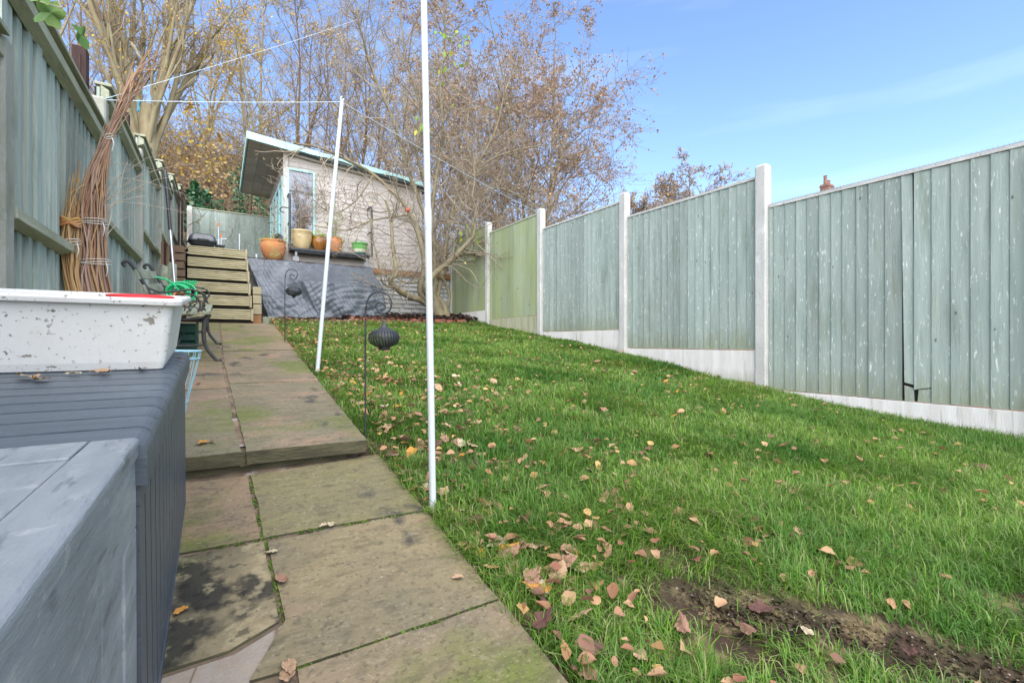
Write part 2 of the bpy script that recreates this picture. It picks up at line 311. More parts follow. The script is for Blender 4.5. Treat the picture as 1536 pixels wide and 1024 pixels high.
Mt['bark'] = mat('lichen_bark', (.25,.215,.135), (.15,.125,.085), 7, 8, .3, .7, (1,1,.6), rough=.95, bump=.5, bscale=35, layers=[((.33,.30,.13), 5, .5, .68, (1,1,1), .6)])
Mt['bark_y'] = mat('yellow_green_bark', (.36,.32,.19), (.20,.17,.10), 4, 7, .3, .7, (1,1,.4), rough=.9, bump=.3, bscale=20, layers=[((.16,.10,.06), 3, .55, .7, (1,1,.7), .6)])
Mt['bark_d'] = mat('brown_bark', (.19,.125,.08), (.11,.075,.05), 4, 7, .3, .7, (1,1,.4), rough=.95, bump=.3, bscale=20, layers=[((.27,.24,.12), 3, .55, .7, (1,1,.7), .6)])
Mt['twig'] = mat('twig', None, None, ramp=[(.23,.19,.135),(.34,.29,.21),(.165,.13,.095),(.42,.37,.27)], rough=.9, bump=0)
Mt['twig_w'] = mat('warm_twig', None, None, ramp=[(.26,.205,.135),(.37,.30,.195),(.185,.14,.095),(.42,.35,.235)], rough=.9, bump=0)
Mt['grass'] = mat('grass_blade', None, (.045,.15,.018), ramp=[(.04,.12,.012),(.11,.26,.022),(.22,.37,.035),(.065,.17,.018),(.38,.37,.16),(.14,.29,.03),(.045,.13,.015)], scale=1.3, lo=.45, hi=.72, rough=.5, bump=0, spec=.35, translucent=.3)
Mt['lf_sprig'] = mat('sprig_leaf', (.10,.22,.05), (.19,.30,.07), 12, rough=.5, bump=.1, translucent=.3)
def leafmat(name, ramp, objr=0): return mat(name, None, None, ramp=ramp, objrand=objr, rough=.6, bump=.15, bscale=60, translucent=.25)
Mt['lf_dead'] = leafmat('dead_leaves', [(.42,.24,.12),(.55,.36,.20),(.30,.13,.08),(.62,.40,.15),(.20,.10,.07),(.50,.27,.16)])
Mt['lf_gold'] = leafmat('golden_leaves', [(.60,.38,.05),(.70,.50,.07),(.45,.25,.06),(.55,.48,.08)])
Mt['lf_rust'] = leafmat('rust_leaves', [(.31,.195,.125),(.42,.29,.18),(.23,.135,.095),(.50,.36,.21)])
Mt['lf_orange'] = leafmat('orange_brown_leaves', [(.54,.38,.15),(.38,.26,.13),(.66,.50,.19),(.30,.20,.12)])
Mt['lf_green'] = leafmat('green_leaves', [(.16,.33,.04),(.30,.42,.05),(.22,.36,.06),(.50,.45,.07)])
Mt['lf_ever'] = mat('evergreen_leaves', None, None, ramp=[(.02,.07,.03),(.04,.12,.045),(.06,.15,.06),(.03,.09,.05)], rough=.35, bump=0, spec=.5)
FL = {'tan': (.60,.40,.24), 'pinkish brown': (.44,.25,.165), 'orange': (.68,.33,.07), 'dark brown': (.17,.085,.065), 'cream': (.66,.56,.36)}
for k_, c_ in FL.items():
    Mt['fl_'+k_] = mat('fallen_leaf_'+k_.replace(' ', '_'), c_, tuple(x*.62 for x in c_), 22, 6, .35, .7, rough=.7, bump=.3, bscale=120, layers=[(tuple(x*.35 for x in c_), 40, .60, .70, (1,1,1), .6)])
rng = np.random.default_rng(7); random.seed(7)
R = random.uniform
# ------------------------------------------------------------ terrain
def hill(x, y):
    x = np.asarray(x, float); y = np.asarray(y, float)
    sm = lambda t: np.clip(t, 0, 1)**2*(3-2*np.clip(t, 0, 1))
    return sm((y-14.4)/15)*8.0*(1-sm((x-1.0)/15))
def ter(x, y):
    x = np.asarray(x, float); y = np.asarray(y, float)
    g = gz(np.clip(x, .6, 4.77), np.clip(y, -6, 14))
    g = g + np.clip((y-10.3)/4, 0, 1)*.7
    return g + hill(x, y) + np.clip(y-14.4, 0, 30)*.01
def build_terrain():
    xs = np.unique(np.concatenate([np.linspace(-300, -30, 10), np.linspace(-30, 40, 100), np.linspace(40, 300, 10)]))
    ys = np.unique(np.concatenate([np.linspace(-300, -8, 10), np.linspace(-8, 45, 90), np.linspace(45, 300, 10)]))
    X, Y = np.meshgrid(xs, ys); Z = ter(X, Y)-.09
    out = (X < -.9) | (X > 4.9) | (Y > 14.5)
    Z = Z+np.where((Y > 14.6), vnoise(X, Y, .8)*.18, 0)
    n = len(xs); V = np.stack([X.ravel(), Y.ravel(), Z.ravel()], 1)
    i, j = np.meshgrid(np.arange(n-1), np.arange(len(ys)-1)); a = (j*n+i).ravel()
    Q = np.stack([a, a+1, a+n+1, a+n], 1)
    tag(link('ground', npmesh('ground', V, Q), Mt['bank'], smooth=True), kind='structure')
build_terrain()
def pathx(y): return np.where(y < 2.17, .64, np.interp(y, [2.2, 8.5], [.567, .74]))
def build_lawn():
    xs = np.linspace(.45, 4.80, 90); ys = np.linspace(-3, 10.28, 230)
    X, Y = np.meshgrid(xs, ys); Z = gz(X, Y)+vnoise(X, Y, 2.3)*.012+vnoise(X, Y, 7, 3)*.004-.06*(X < pathx(Y)-.02)
    n = len(xs); V = np.stack([X.ravel(), Y.ravel(), Z.ravel()], 1)
    i, j = np.meshgrid(np.arange(n-1), np.arange(len(ys)-1)); a = (j*n+i).ravel()
    tag(link('lawn_soil', npmesh('lawn_soil', V, np.stack([a, a+1, a+n+1, a+n], 1)), Mt['soil'], smooth=True), kind='structure')
build_lawn()
def pathx(y): return np.where(y < 2.17, .64, np.interp(y, [2.2, 8.5], [.567, .74]))
def bare(x, y):                                   # distance measure to the worn strip of soil at the near right
    pts = [(1.12, .86), (1.30, .70), (1.52, .38), (1.72, .02)]
    d = np.full(np.shape(x), 9.)
    for (x0, y0), (x1, y1) in zip(pts, pts[1:]):
        ex, ey = x1-x0, y1-y0; t = np.clip(((x-x0)*ex+(y-y0)*ey)/(ex*ex+ey*ey), 0, 1)
        d = np.minimum(d, np.hypot(x-x0-t*ex, y-y0-t*ey))
    d = np.minimum(d, np.hypot(x-1.09, y-.66)+.03)
    return d+vnoise(x, y, 9)*.035
def build_grass():
    parts = []
    for (y0, y1, dens, hh, ww) in ((-.25, 1.5, 27000, .064, .0030), (1.5, 3, 20000, .060, .0038), (3, 5.5, 11000, .055, .0055), (5.5, 9.25, 6500, .05, .008)):
        nb = int((y1-y0)*4.2*dens); nt_ = nb//14
        cx = rng.uniform(.6, 4.78, nt_); cy = rng.uniform(y0, y1, nt_)
        k = rng.integers(0, nt_, nb); ang = rng.uniform(0, 6.283, nb); rr = np.abs(rng.normal(0, .02, nb))
        x = cx[k]+rr*np.cos(ang); y = cy[k]+rr*np.sin(ang)
        th = rng.uniform(.5, 1.5, nt_)[k]*(1+.28*vnoise(x, y, 2.3, 2))
        hgt = hh*th*rng.uniform(.5, 1.25, nb)
        keep = (x > pathx(y)+.006-.022*(rng.random(nb) < .3)) & (x < 4.70) & (bare(x, y)+rng.normal(0, .03, nb) > .12)
        keep &= ~((vnoise(x, y, 3.7, 9) > .72) & (rng.random(nb) < .75))
        keep &= (rng.random(nb) < np.clip((9.3+.25*vnoise(x, y, 2)-y)/.5, 0, 1))
        x, y, ang, hgt = x[keep], y[keep], ang[keep], hgt[keep]; m = len(x)
        lean = np.abs(rng.normal(.85, .45, m)); cu = vnoise(x, y, 3.1, 4)*3.5
        la = ang*.6+cu+rng.normal(0, .8, m)
        dx, dy = np.cos(la), np.sin(la); wa = la+1.57+rng.normal(0, .5, m); wx, wy = np.cos(wa)*ww/2, np.sin(wa)*ww/2
        z = gz(x, y)+vnoise(x, y, 2.3)*.012-.004
        b0 = np.stack([x-wx, y-wy, z], 1); b1 = np.stack([x+wx, y+wy, z], 1)
        mx_, my_ = x+dx*hgt*lean*.35, y+dy*hgt*lean*.35; mz = z+hgt*.62
        m0 = np.stack([mx_-wx*.8, my_-wy*.8, mz], 1); m1 = np.stack([mx_+wx*.8, my_+wy*.8, mz], 1)
        t = np.stack([x+dx*hgt*lean, y+dy*hgt*lean, z+hgt*np.clip(1.05-.38*lean, .25, 1)], 1)
        parts.append(np.stack([b0, b1, m1, m0, t], 1))
    P = np.concatenate(parts); n = len(P); V = P.reshape(-1, 3); b = np.arange(n)*5
    Q = np.stack([b, b+1, b+2, b+3], 1); T = np.stack([b+3, b+2, b+4], 1)
    tag(link('grass', npmesh('grass', V, Q, T), Mt['grass']), 'lush green lawn grass growing between the stone path and the right hand fence', 'grass', kind='stuff')
build_grass()

# ------------------------------------------------------------ stone path
path = MB()
zl = lambda y: -.85+.145*y
zu = lambda y: -.703+.117*y
path.add([(-.79,-1.6,zl(-1.6)-.007),(.625,-1.6,zl(-1.6)-.007),(.625,2.25,zl(2.25)-.007),(-.79,2.25,zl(2.25)-.007)], [(0,1,2,3)])
path.add([(-.79,2.27,zu(2.27)-.007),(.55,2.27,zu(2.27)-.007),(.72,8.6,zu(8.6)-.007),(-.79,8.6,zu(8.6)-.007)], [(0,1,2,3)])
path.mi = 1
path.box(-.79, .49, 2.215, 2.4, -.60, -.505)      # sunken course under the step
patho = tag(obj('path', path.box(.068, .108, 2.185, 2.6, -.51, -.452), [Mt['mortar'], Mt['slab_edge']]), kind='structure')
def slab(pts, zf, m='slab', th=.05, gap=.006, dz=0, mats=None):
    P = [np.array(p[:2], float) for p in pts]; c = sum(P)/len(P); out = []
    for i, p in enumerate(P):
        q = P[(i+1) % len(P)]; k = max(2, int(np.hypot(*(q-p))/.06))
        for j in range(k):
            w = p+(q-p)*j/k; d = c-w; d = d/np.hypot(*d)
            out.append(w+d*(gap*.45+abs(random.gauss(0, .0025))))
    n = len(out); mb = MB(); cz = []
    for w in out: cz.append(zf(w[1])+dz)
    vs = [(w[0], w[1], z) for w, z in zip(out, cz)]+[(w[0]+(c-w)[0]*.012, w[1]+(c-w)[1]*.012, z-th) for w, z in zip(out, cz)]
    mb.add(vs, [tuple(range(n))]); mb.mi = 1
    mb.add(vs, [(i, n+i, n+(i+1) % n, (i+1) % n) for i in range(n)])
    f0 = mb.f[0]; a, b, d = [np.array(mb.v[i]) for i in (0, n//3, 2*n//3)]
    if np.cross(b-a, d-a)[2] < 0: mb.f[0] = f0[::-1]
    o = obj('flagstone', mb, [Mt[m], Mt['slab_edge']], patho, world=True)
    return o
XL = -.757
A0, A1, A2, A3 = low(296,715), low(373,713), low(392,807), low(285,824)
slab([(XL, A0[1]), A1, A2, (XL, A3[1]+.01)], zl)
B0, B1, B2 = low(375,712), low(562,681), low(634,765); B3 = low(394,807)
slab([B0, (.636, B1[1]), (.640, B2[1]), B3], zl)
C1, C2, C3 = low(397,810), low(423,930), low(255,1006)
slab([(XL, low(283,826)[1]), C1, C2, low(345,975), (XL, C3[1]-.02)], zl, 'slab_dark')
D = [low(399,811), (.640, low(637,766)[1]), (.640, low(745,905)[1]+.015), low(445,1003), low(372,1022), low(426,930)]
slab(D, zl)
E0, E1 = low(444,1003), (.640, low(745,905)[1]+.012)
slab([E0, E1, (.645, .62), (.12, .60)], zl)
mp_ = MB(); a_, b_, c_ = low(424,934), low(352,978), low(255,1010); d_ = low(372,1024)
mp_.add([(p[0], p[1], zl(p[1])-.004) for p in (a_, b_, c_, (XL, c_[1]-.02), (XL, .9), (.1, .9), d_)], [(0,1,2,3,4,5,6)])
o_ = obj('mortar_patch', mp_, Mt['cement'], patho, world=True)
yy = [.60, .0, -.62, -1.3]
for a, b in zip(yy, yy[1:]):
    slab([(XL, a-.0), (-.05, a), (-.05, b), (XL, b)], zl); slab([(-.05, a), (.64, a), (.64, b), (-.05, b)], zl)
slab([(XL, .9), (.1, .9), (.11, .61), (XL, .61)], zl)
JR = [upp(545,661)[1], upp(505,609)[1], upp(474,571)[1], upp(450,543)[1], upp(429,524.5)[1], upp(417,508)[1], 7.9, 8.5]
JL = [upp(368,678)[1], upp(353,619)[1]+.02, upp(343,575)[1], upp(337,544)[1]-.02, upp(332,527)[1]+.01, upp(330,509)[1], 7.9, 8.5]
JR[-3:] = [5.9, 7.2, 8.5]; JL[-3:] = [5.95, 7.2, 8.5]
xj = lambda y: np.interp(y, [2.1, 4.7, 8.5], [.085, .015, .0])
for i in range(len(JR)-1):
    gp = .006 if i else .004
    slab([(xj(JL[i])+.005, JL[i]), (float(np.interp(JR[i], [2.2,8.5],[.57,.74])), JR[i]), (float(np.interp(JR[i+1], [2.2,8.5],[.57,.74])), JR[i+1]), (xj(JL[i+1])+.005, JL[i+1])], zu, 'slab', .055, gp, dz=R(-.003,.003))
LJ = [JL[0]+.01, 2.93, 3.22+.25, 4.3, 5.1, 6.0, 7.0, 8.5]
for i in range(len(LJ)-1):
    slab([(XL, LJ[i]), (xj(LJ[i])-.008, LJ[i]), (xj(LJ[i+1])-.012, LJ[i+1]), (XL, LJ[i+1])], zu, 'slab', .055, .006, dz=R(-.003,.003))

def joint_moss():
    g = np.random.default_rng(61); segs = [(low(399,811), low(426,930)), (low(445,1003), (.64, low(745,905)[1]+.01)), (low(394,806), (.64, low(637,766)[1])), (low(375,713), low(394,805)), (low(285,824), low(392,809))]
    P = []
    for a, b in segs:
        n = int(np.hypot(b[0]-a[0], b[1]-a[1])*900); t = g.random(n); t = t[np.sin(t*23+len(P))*.5+g.random(n) > .45]; n = len(t)
        x = a[0]+(b[0]-a[0])*t+g.normal(0, .004, n); y = a[1]+(b[1]-a[1])*t+g.normal(0, .004, n); P.append(np.stack([x, y, zl(y)-.004], 1))
    for i in range(1, 6):
        y0 = JR[i]; n = 260; x = g.uniform(.05, .58, n); y = y0+(JL[i]-y0)*(.58-x)/.5+g.normal(0, .004, n); P.append(np.stack([x, y, zu(y)-.004], 1))
    p = np.concatenate(P); n = len(p); d = g.normal(0, 1, (n, 3)); d[:,2] = np.abs(d[:,2])*.8+.3; d /= np.linalg.norm(d, axis=1)[:,None]; s = np.cross(d, g.normal(0, 1, (n, 3))); s /= np.linalg.norm(s, axis=1)[:,None]
    l = g.uniform(.004, .010, n)[:,None]; V = np.stack([p-s*l*.5, p+s*l*.5, p+d*l], 1).reshape(-1, 3); k = np.arange(n)*3
    tag(link('moss', npmesh('moss', V, None, np.stack([k, k+1, k+2], 1)), Mt['moss']), 'thin green moss growing in the joints of the stone path', 'moss', kind='stuff')
joint_moss()
# ------------------------------------------------------------ right-hand fence
def board(mb, X, s, y, w, z0, z1, step=.017, thin=.004, tilt=0.0, both=True):
    d = R(-.0015, .0015); y1 = y+w+.010
    q = [(X, y-.010), (X+s*(thin+d), y-.010), (X+s*(step+d), y1-.010), (X+s*(step+d-.003), y1-.007), (X, y1-.007)]
    if s < 0: q = q[::-1]
    b = len(mb.v); mb.prism(q[::-1], 'z', z0, z1)
    for i in range(b+5, b+10): x_, y_, z_ = mb.v[i]; mb.v[i] = (x_, y_+tilt, z_)
def chip(mb, k, dz):                                # slant one end of the board just built
    n = len(mb.v)-10; k = 5 if k else 0
    for i in range(n+k, n+k+5):
        x_, y_, z_ = mb.v[i]; mb.v[i] = (x_, y_, z_+dz*(y_-mb.v[n][1])/.1)
def concrete_post(parent, X0, X1, Y, z0, z1, w=.12, name='post', m='concrete'):
    mb = MB(); c = .012
    pol = [(X0+c, Y-w/2), (X1-c, Y-w/2), (X1, Y-w/2+c), (X1, Y+w/2-c), (X1-c, Y+w/2), (X0+c, Y+w/2), (X0, Y+w/2-c), (X0, Y-w/2+c)]
    mb.prism(pol, 'z', z0, z1)
    b = len(mb.v)-8
    top = [(x+(((X0+X1)/2)-x)*.22, y+(Y-y)*.22, z1+.02) for x, y in pol]
    mb.f.pop(1) if False else None
    n0 = len(mb.v); mb.add(top, [tuple(range(8))]); mb.f += [(b+i, b+(i+1) % 8, n0+(i+1) % 8, n0+i) for i in range(8)]; mb.m += [0]*8
    return obj(name, mb, Mt[m], parent, world=True, bevel=.003)
rf = thing('garden_fence', 'long pale green board fence with white concrete posts along the right of the lawn', 'fence', (4.78, 4.6, -.15))
XF = 4.79
PAN = [(-1.06, .66, -.80, 1.10, 0), (.80, 2.62, -.487, 1.40, 1), (2.76, 4.58, -.09, 1.735, 0), (4.70, 6.57, .17, 1.98, 0), (6.69, 8.46, .465, 2.28, 2), (8.58, 10.30, .67, 2.47, 2)]
for (y0, y1, z0, z1, k) in PAN:
    mb = MB(); y = y0; hole = []
    while y < y1-.02:
        w = min(R(.088, .118), y1-y)
        if k == 1 and 1.40 < y < 1.52:            # the split board and the two broken feet
            board(mb, XF, -1, y+.004, w-.034, z0+.13, z1-.03, tilt=.022); chip(mb, 0, .03); board(mb, XF, -1, y+.012, w-.045, z0-.005, z0+.105, tilt=.004); chip(mb, 4, .03); y += w; continue
        if k == 1 and 1.28 < y < 1.40:
            board(mb, XF, -1, y, w, z0+.125, z1-.03); chip(mb, 0, -.025); board(mb, XF+.004, -1, y-.004, w-.018, z0, z0+.115, tilt=-.006); chip(mb, 4, -.02); y += w; continue
        board(mb, XF, -1, y, w, z0+R(-.004,.006), z1-.03+R(-.003,.003)); y += w
    p = obj('fence_panel', mb, Mt['fence_green' if k == 2 else 'fence'], rf, world=True)
    cp = MB(); cp.box(XF-.022, XF+.02, y0, y1, z1-.028, z1)
    obj('capping_rail', cp, Mt['rail' if k == 2 else 'concrete'], p, world=True)
    rr_ = MB()
    for zz in (z0+.15, (z0+z1)/2, z1-.2): rr_.box(XF+.001, XF+.05, y0, y1, zz-.04, zz+.04)
    if k == 1: rr_.box(XF+.003, XF+.012, 1.24, 1.62, z0, z1-.03)  # added dark board, stands in for shade seen through the split
    obj('rear_rail', rr_, Mt['dark' if k == 1 else 'brown_wood'], p, world=True)
    if k == 1:
        sp = MB(); sp.box(XF-.02, XF+.015, y0, y1, z1+.001, z1+.006)
        yv = y0+.01
        while yv < y1:
            for dx in (-.014, .0, .012): sp.tube([(XF+dx, yv+dx, z1+.004), (XF+dx*1.4, yv+dx, z1+.024)], [.0022, .0006], 4)
            yv += .028
        obj('spike_strip', sp, Mt['wheel'], p, world=True)
        tag(p, 'panel with a long split and broken board feet at its base')
    if k == 2: tag(p, 'panel stained yellow green with algae')
    gb = MB(); gb.box(XF-.028, XF+.012, y0, y1, z0-.34, z0-.008)
    obj('gravel_board', gb, Mt['gravel_green' if k == 2 and y0 < 8 else 'gravel_board'], rf, world=True, bevel=.003)
for (Y, zt) in ((.73, 1.32), (2.69, 1.81), (4.64, 2.05), (6.63, 2.31), (8.52, 2.48), (10.37, 2.62)):
    concrete_post(rf, 4.725, 4.84, Y, float(gz(4.77, Y))-.25, zt)

# ------------------------------------------------------------ left-hand fence (rear face with rails)
def lboard(mb, y, w, z0, z1):
    g = R(.010, .020); d = R(.016, .032); q = [(-.788, y), (-.788+d, y), (-.788+d+R(-.004,.004), y+(w-g)*.6), (-.788+d*.45, y+w-g), (-.788, y+w-g)]
    mb.prism(q, 'z', z0, z1)
lf = thing('garden_fence', 'tall green fence on the left with its timber rails showing beside the storage boxes', 'fence', (-.78, 6, 0))
LP = [(-1.0, .70, .86), (.82, 2.60, 1.20), (2.72, 4.50, 1.565), (4.62, 6.40, 1.94), (6.52, 8.30, 2.27), (8.42, 10.20, 2.62), (10.32, 12.10, 3.0), (12.2, 14.2, 3.35)]
for (y0, y1, zt) in LP:
    mb = MB(); y = y0
    while y < y1-.02:
        w = min(R(.105, .135), y1-y); lboard(mb, y, w, zt-1.85, zt-.02+R(-.004,.004)); y += w
    p = obj('fence_panel', mb, Mt['fence_back'], lf, world=True); bk = MB(); bk.box(-.80, -.7885, y0, y1, zt-1.84, zt-.02); obj('gap_shade_sheet', bk, Mt['dark'], p, world=True)  # dark sheet added behind the boards as painted shade in their slots
    for zz, hh_, dd in ((zt-.055, .055, .050), (zt-1.03, .045, .055), (zt-1.75, .045, .055)):
        rl = MB(); rl.prism([(-.766, zz-hh_), (-.766+dd, zz-hh_*.55), (-.766+dd, zz+hh_*.45), (-.766, zz+hh_)], 'y', y0, y1)
        obj('rail', rl, Mt['rail'], p, world=True, bevel=.003)
    cp = MB(); cp.box(-.80, -.70, y0, y1, zt, zt+.022); obj('capping_rail', cp, Mt['rail'], p, world=True, bevel=.003)
    gb = MB(); gb.box(-.80, -.765, y0, y1, zt-2.16, zt-1.86); obj('gravel_board', gb, Mt['gravel_board'], lf, world=True)
for (Y, zt) in ((.76, 1.1), (2.655, 1.2), (4.56, 1.79), (6.46, 2.08), (8.36, 2.42), (10.26, 2.8), (12.15, 3.15)):
    concrete_post(lf, -.835, -.715, Y, float(gz(.6, Y))-.25, zt, w=.11, m='concrete_old')
DESC = ['tall brown timber post end rising behind the first concrete post of the left fence', 'brown timber post end rising behind the second concrete post of the left fence', 'brown timber post end rising behind the third concrete post of the left fence', 'farthest brown timber post end rising above the left fence']
for (Y, zt), d in zip(((4.66, 2.19), (6.56, 2.50), (8.5, 2.80), (10.4, 3.1)), DESC):
    mb = MB(); mb.box(-.925, -.845, Y-.05, Y+.05, -.5+.13*Y, zt); mb.box(-.895, -.875, Y-.056, Y-.05, zt-.5, zt-.06)
    tag(obj('timber_post', mb, Mt['brown_wood'], world=True, bevel=.004), d, 'post', 'brown posts behind the left fence')
# end fence on the deck
ef = thing('garden_fence', 'low green closeboard fence across the end of the garden behind the steps and shed', 'fence', (1.5, 14.4, 1.62))
mb = MB(); x = -.70
while x < 4.75:
    w = R(.11, .13); b = len(mb.v)
    mb.prism([(x, 14.40), (x, 14.385), (x+w+.01, 14.395), (x+w+.01, 14.40)], 'z', 1.62, 3.40+R(-.006,.006)); x += w
obj('fence_panel', mb, Mt['fence'], ef, world=True)
cp = MB(); cp.box(-.75, 4.8, 14.375, 14.42, 3.41, 3.435); obj('capping_rail', cp, Mt['rail'], ef, world=True)
concrete_post(ef, -.715, -.60, 14.35, 1.5, 3.42, w=.1)

# ------------------------------------------------------------ deck, retaining wall
dk = MB(); dk.box(-.75, 4.72, 10.33, 14.37, 1.50, 1.615)
deck = tag(obj('deck', dk, Mt['dark'], world=True), 'dark edged raised timber deck that carries the shed and the plant pots', 'deck')
e = MB(); e.box(.42, 2.82, 10.285, 10.329, 1.575, 1.63); obj('edge_board', e, Mt['brown_wood'], deck, world=True, bevel=.004)
e = MB(); e.box(2.83, 4.72, 10.27, 10.329, 1.50, 1.60); obj('edge_beam', e, Mt['cedar'], deck, world=True, bevel=.004)
sw = MB(); z = .25; r_ = 0
core = MB(); core.box(.45, 4.72, 10.36, 10.5, .1, 1.49)
wall = thing('block_wall', 'white painted rough block wall under the shed behind the tree trunk', 'wall', (3.5, 10.4, .3))
obj('wall_core', core, Mt['stone'], wall, world=True)
while z < 1.47:
    x = 2.2-R(0, .3); h = .10
    while x < 4.70:
        w = min(R(.18, .42), 4.71-x); d = R(.0, .02)
        sw.add([(x+.006,10.36,z+.006),(x+w-.006,10.36,z+.006),(x+w-.006,10.36,z+h-.006),(x+.006,10.36,z+h-.006),
                (x+.02,10.325-d,z+.022),(x+w-.02,10.325-d+R(-.006,.006),z+.02),(x+w-.02,10.325-d,z+h-.02),(x+.02,10.325-d+R(-.006,.006),z+h-.02)],
               [(4,5,6,7),(0,1,5,4),(1,2,6,5),(2,3,7,6),(3,0,4,7)]); x += w
    z += h
obj('blocks', sw, Mt['stone'], wall, world=True)

# ------------------------------------------------------------ timber steps
st = thing('timber_steps', 'weathered grooved timber steps rising from the stone path to the deck', 'steps', (0, 8.5, .29))
for i in range(6):
    Y = 8.5+.25*i; zb = .345+.232*i; xr = .415-.006*i; xl = -.43-.008*i
    mb = MB(); n = 5
    for j in range(n):                            # ridged face of the board
        z0_ = zb+.160*j/n; z1_ = zb+.160*(j+1)/n; zm = (z0_+z1_)/2
        hh = (z1_-z0_)*.30; mb.prism([(Y+.001, zm-hh-.003), (Y-.008, zm-hh), (Y-.009, zm+hh), (Y+.001, zm+hh+.003)], 'x', xl, xr)
    mb.mi = 1; mb.box(xl, xr, Y, Y+.02, zb+.002, zb+.158)
    rb = obj('riser_board', mb, [Mt['tread'], Mt['tread_dark']], st, world=True)
    rb.rotation_euler = (0, R(-.004,.008), 0)
    ec = MB(); ec.box(xr+.002, xr+.032, Y-.014, Y+.02, zb-.02, zb+.175); obj('end_batten', ec, Mt['endgrain'], st, world=True, bevel=.002)
    td = MB(); td.box(xl+.01, xr+.02, Y+.05, Y+.29, zb+.14, zb+.165); obj('tread', td, Mt['tread'], st, world=True)
    sg = MB(); sg.box(xl+.0, xr-.0, Y+.06, Y+.24, zb-.07 if i else .2, zb+.139); obj('support', sg, Mt['dark'], st, world=True)
pl = MB(); pl.box(-.74, .38, 9.98, 10.31, 1.63, 1.665); obj('landing', pl, Mt['tread'], st, world=True)
for i, (zb, h, c) in enumerate(((.28,.17,'cedar'),(.46,.17,'endgrain'),(.64,.15,'endgrain'),(.80,.13,'endgrain'))):
    mb = MB(); mb.box(.47, .60, 9.0, 9.9, zb+.004, zb+h)
    d = ['brown sleeper end at the bottom of the timber stack beside the steps', 'pale sleeper end second from the bottom of the stack beside the steps', 'pale sleeper end third from the bottom of the stack beside the steps', 'pale sleeper end topmost of the stack beside the steps'][i]
    tag(obj('sleeper', mb, Mt[c], world=True, bevel=.006), d, 'timber', 'timber sleepers stacked beside the steps')
mb = MB(); mb.box(.62, .80, 9.1, 9.5, .3, .43); tag(obj('timber_block', mb, Mt['slat'], world=True, bevel=.006), 'low mossy timber block on the ground between the steps and the tarpaulin', 'timber')
# ------------------------------------------------------------ shed
zr = lambda x: 4.14-.0925*(x-.466)                # top of the roof fascia
shed = thing('garden_shed', 'beige shiplap garden shed with pale teal roof edge standing on the deck', 'shed', (2.6, 12.4, 1.62))
w = MB(); w.prism([(1.165, 1.62), (4.11, 1.62), (4.11, zr(4.11)-.15), (1.165, zr(1.165)-.15)], 'y', 10.765, 14.18)
obj('wall_core', w, Mt['siding'], shed, world=True)
sd_ = MB(); z = 1.70
WX0, WX1, WZ0, WZ1 = 1.205, 1.70, 2.05, 3.64
while z < 3.98:
    xm = min(4.12, .466+(4.14-.10-(z+.1))/.0925)
    dd = lambda x: 0
    spans = [(1.23, xm)] if not (z+.1 > WZ0 and z < WZ1) else [(WX1+.035, xm)]
    if xm > 1.3:
        for a, b in spans:
            k = max(1, int((b-a)/.06)); vs = []
            for i in range(k+1):
                x = a+(b-a)*i/k; s = .004*math.sin(x*3+z*9)
                vs += [(x, 10.764, z+s), (x, 10.750, z+s), (x, 10.758, z+.1+s), (x, 10.764, z+.1+s)]
            fs = []
            for i in range(k): fs += [(4*i+j, 4*i+(j+1) % 4, 4*i+4+(j+1) % 4, 4*i+4+j) for j in range(4)]
            sd_.add(vs, fs+[(0,3,2,1), (4*k, 4*k+1, 4*k+2, 4*k+3)])
    z += .1
obj('shiplap_side', sd_, Mt['siding'], shed, world=True)
ct = MB(); ct.box(1.13, 1.20, 10.72, 10.763, 1.64, 4.0); ct.box(1.115, 1.13, 10.72, 10.80, 1.64, 4.0); ct.box(4.09, 4.15, 10.70, 10.763, 1.62, 3.72); obj('corner_trim', ct, Mt['siding'], shed, world=True)
wd = MB()
for b in ((WX0-.02, WX0+.015, WZ0, WZ1), (WX1-.015, WX1+.03, WZ0, WZ1), (WX0+.016, WX1-.016, WZ1-.04, WZ1), (WX0+.016, WX1-.016, WZ0, WZ0+.05)): wd.box(b[0], b[1], 10.70, 10.763, b[2], b[3])
wn = obj('window', wd, Mt['teal'], shed, world=True)
g = MB(); g.box(WX0+.016, WX1-.016, 10.735, 10.745, WZ0+.05, WZ1-.04); obj('pane', g, Mt['mirror'], wn, world=True)
# doors wall, facing left
dw = MB(); z = 1.70
while z < 4.0:
    for a, b in (((10.80, 14.18),) if z > 3.5 else ((10.80, 10.86), (13.55, 14.18))):
        dw.prism([(1.164, z), (1.135, z), (1.150, z+.1), (1.164, z+.1)], 'y', a, b)
    z += .1
obj('shiplap_front', dw, Mt['siding'], shed, world=True)
dr = MB()
for y in (10.88, 11.45, 11.53, 12.15, 12.23, 12.85, 12.93, 13.5): dr.box(1.10, 1.16, y, y+.07, 1.70, 3.50)
dr.box(1.105, 1.158, 10.951, 13.499, 3.42, 3.50); dr.box(1.105, 1.158, 10.951, 13.499, 1.70, 1.85)
drs = obj('doors', dr, Mt['teal'], shed, world=True)
g = MB(); g.box(1.125, 1.135, 10.95, 13.5, 1.86, 3.41); obj('pane', g, Mt['mirror'], drs, world=True)
rf_ = MB(); rf_.prism([(.47, zr(.47)-.12), (4.28, zr(4.28)-.12), (4.28, zr(4.28)-.01), (.47, zr(.47)-.01)], 'y', 10.52, 14.45)
roof = obj('roof', rf_, Mt['felt'], shed, world=True)
sf = MB()
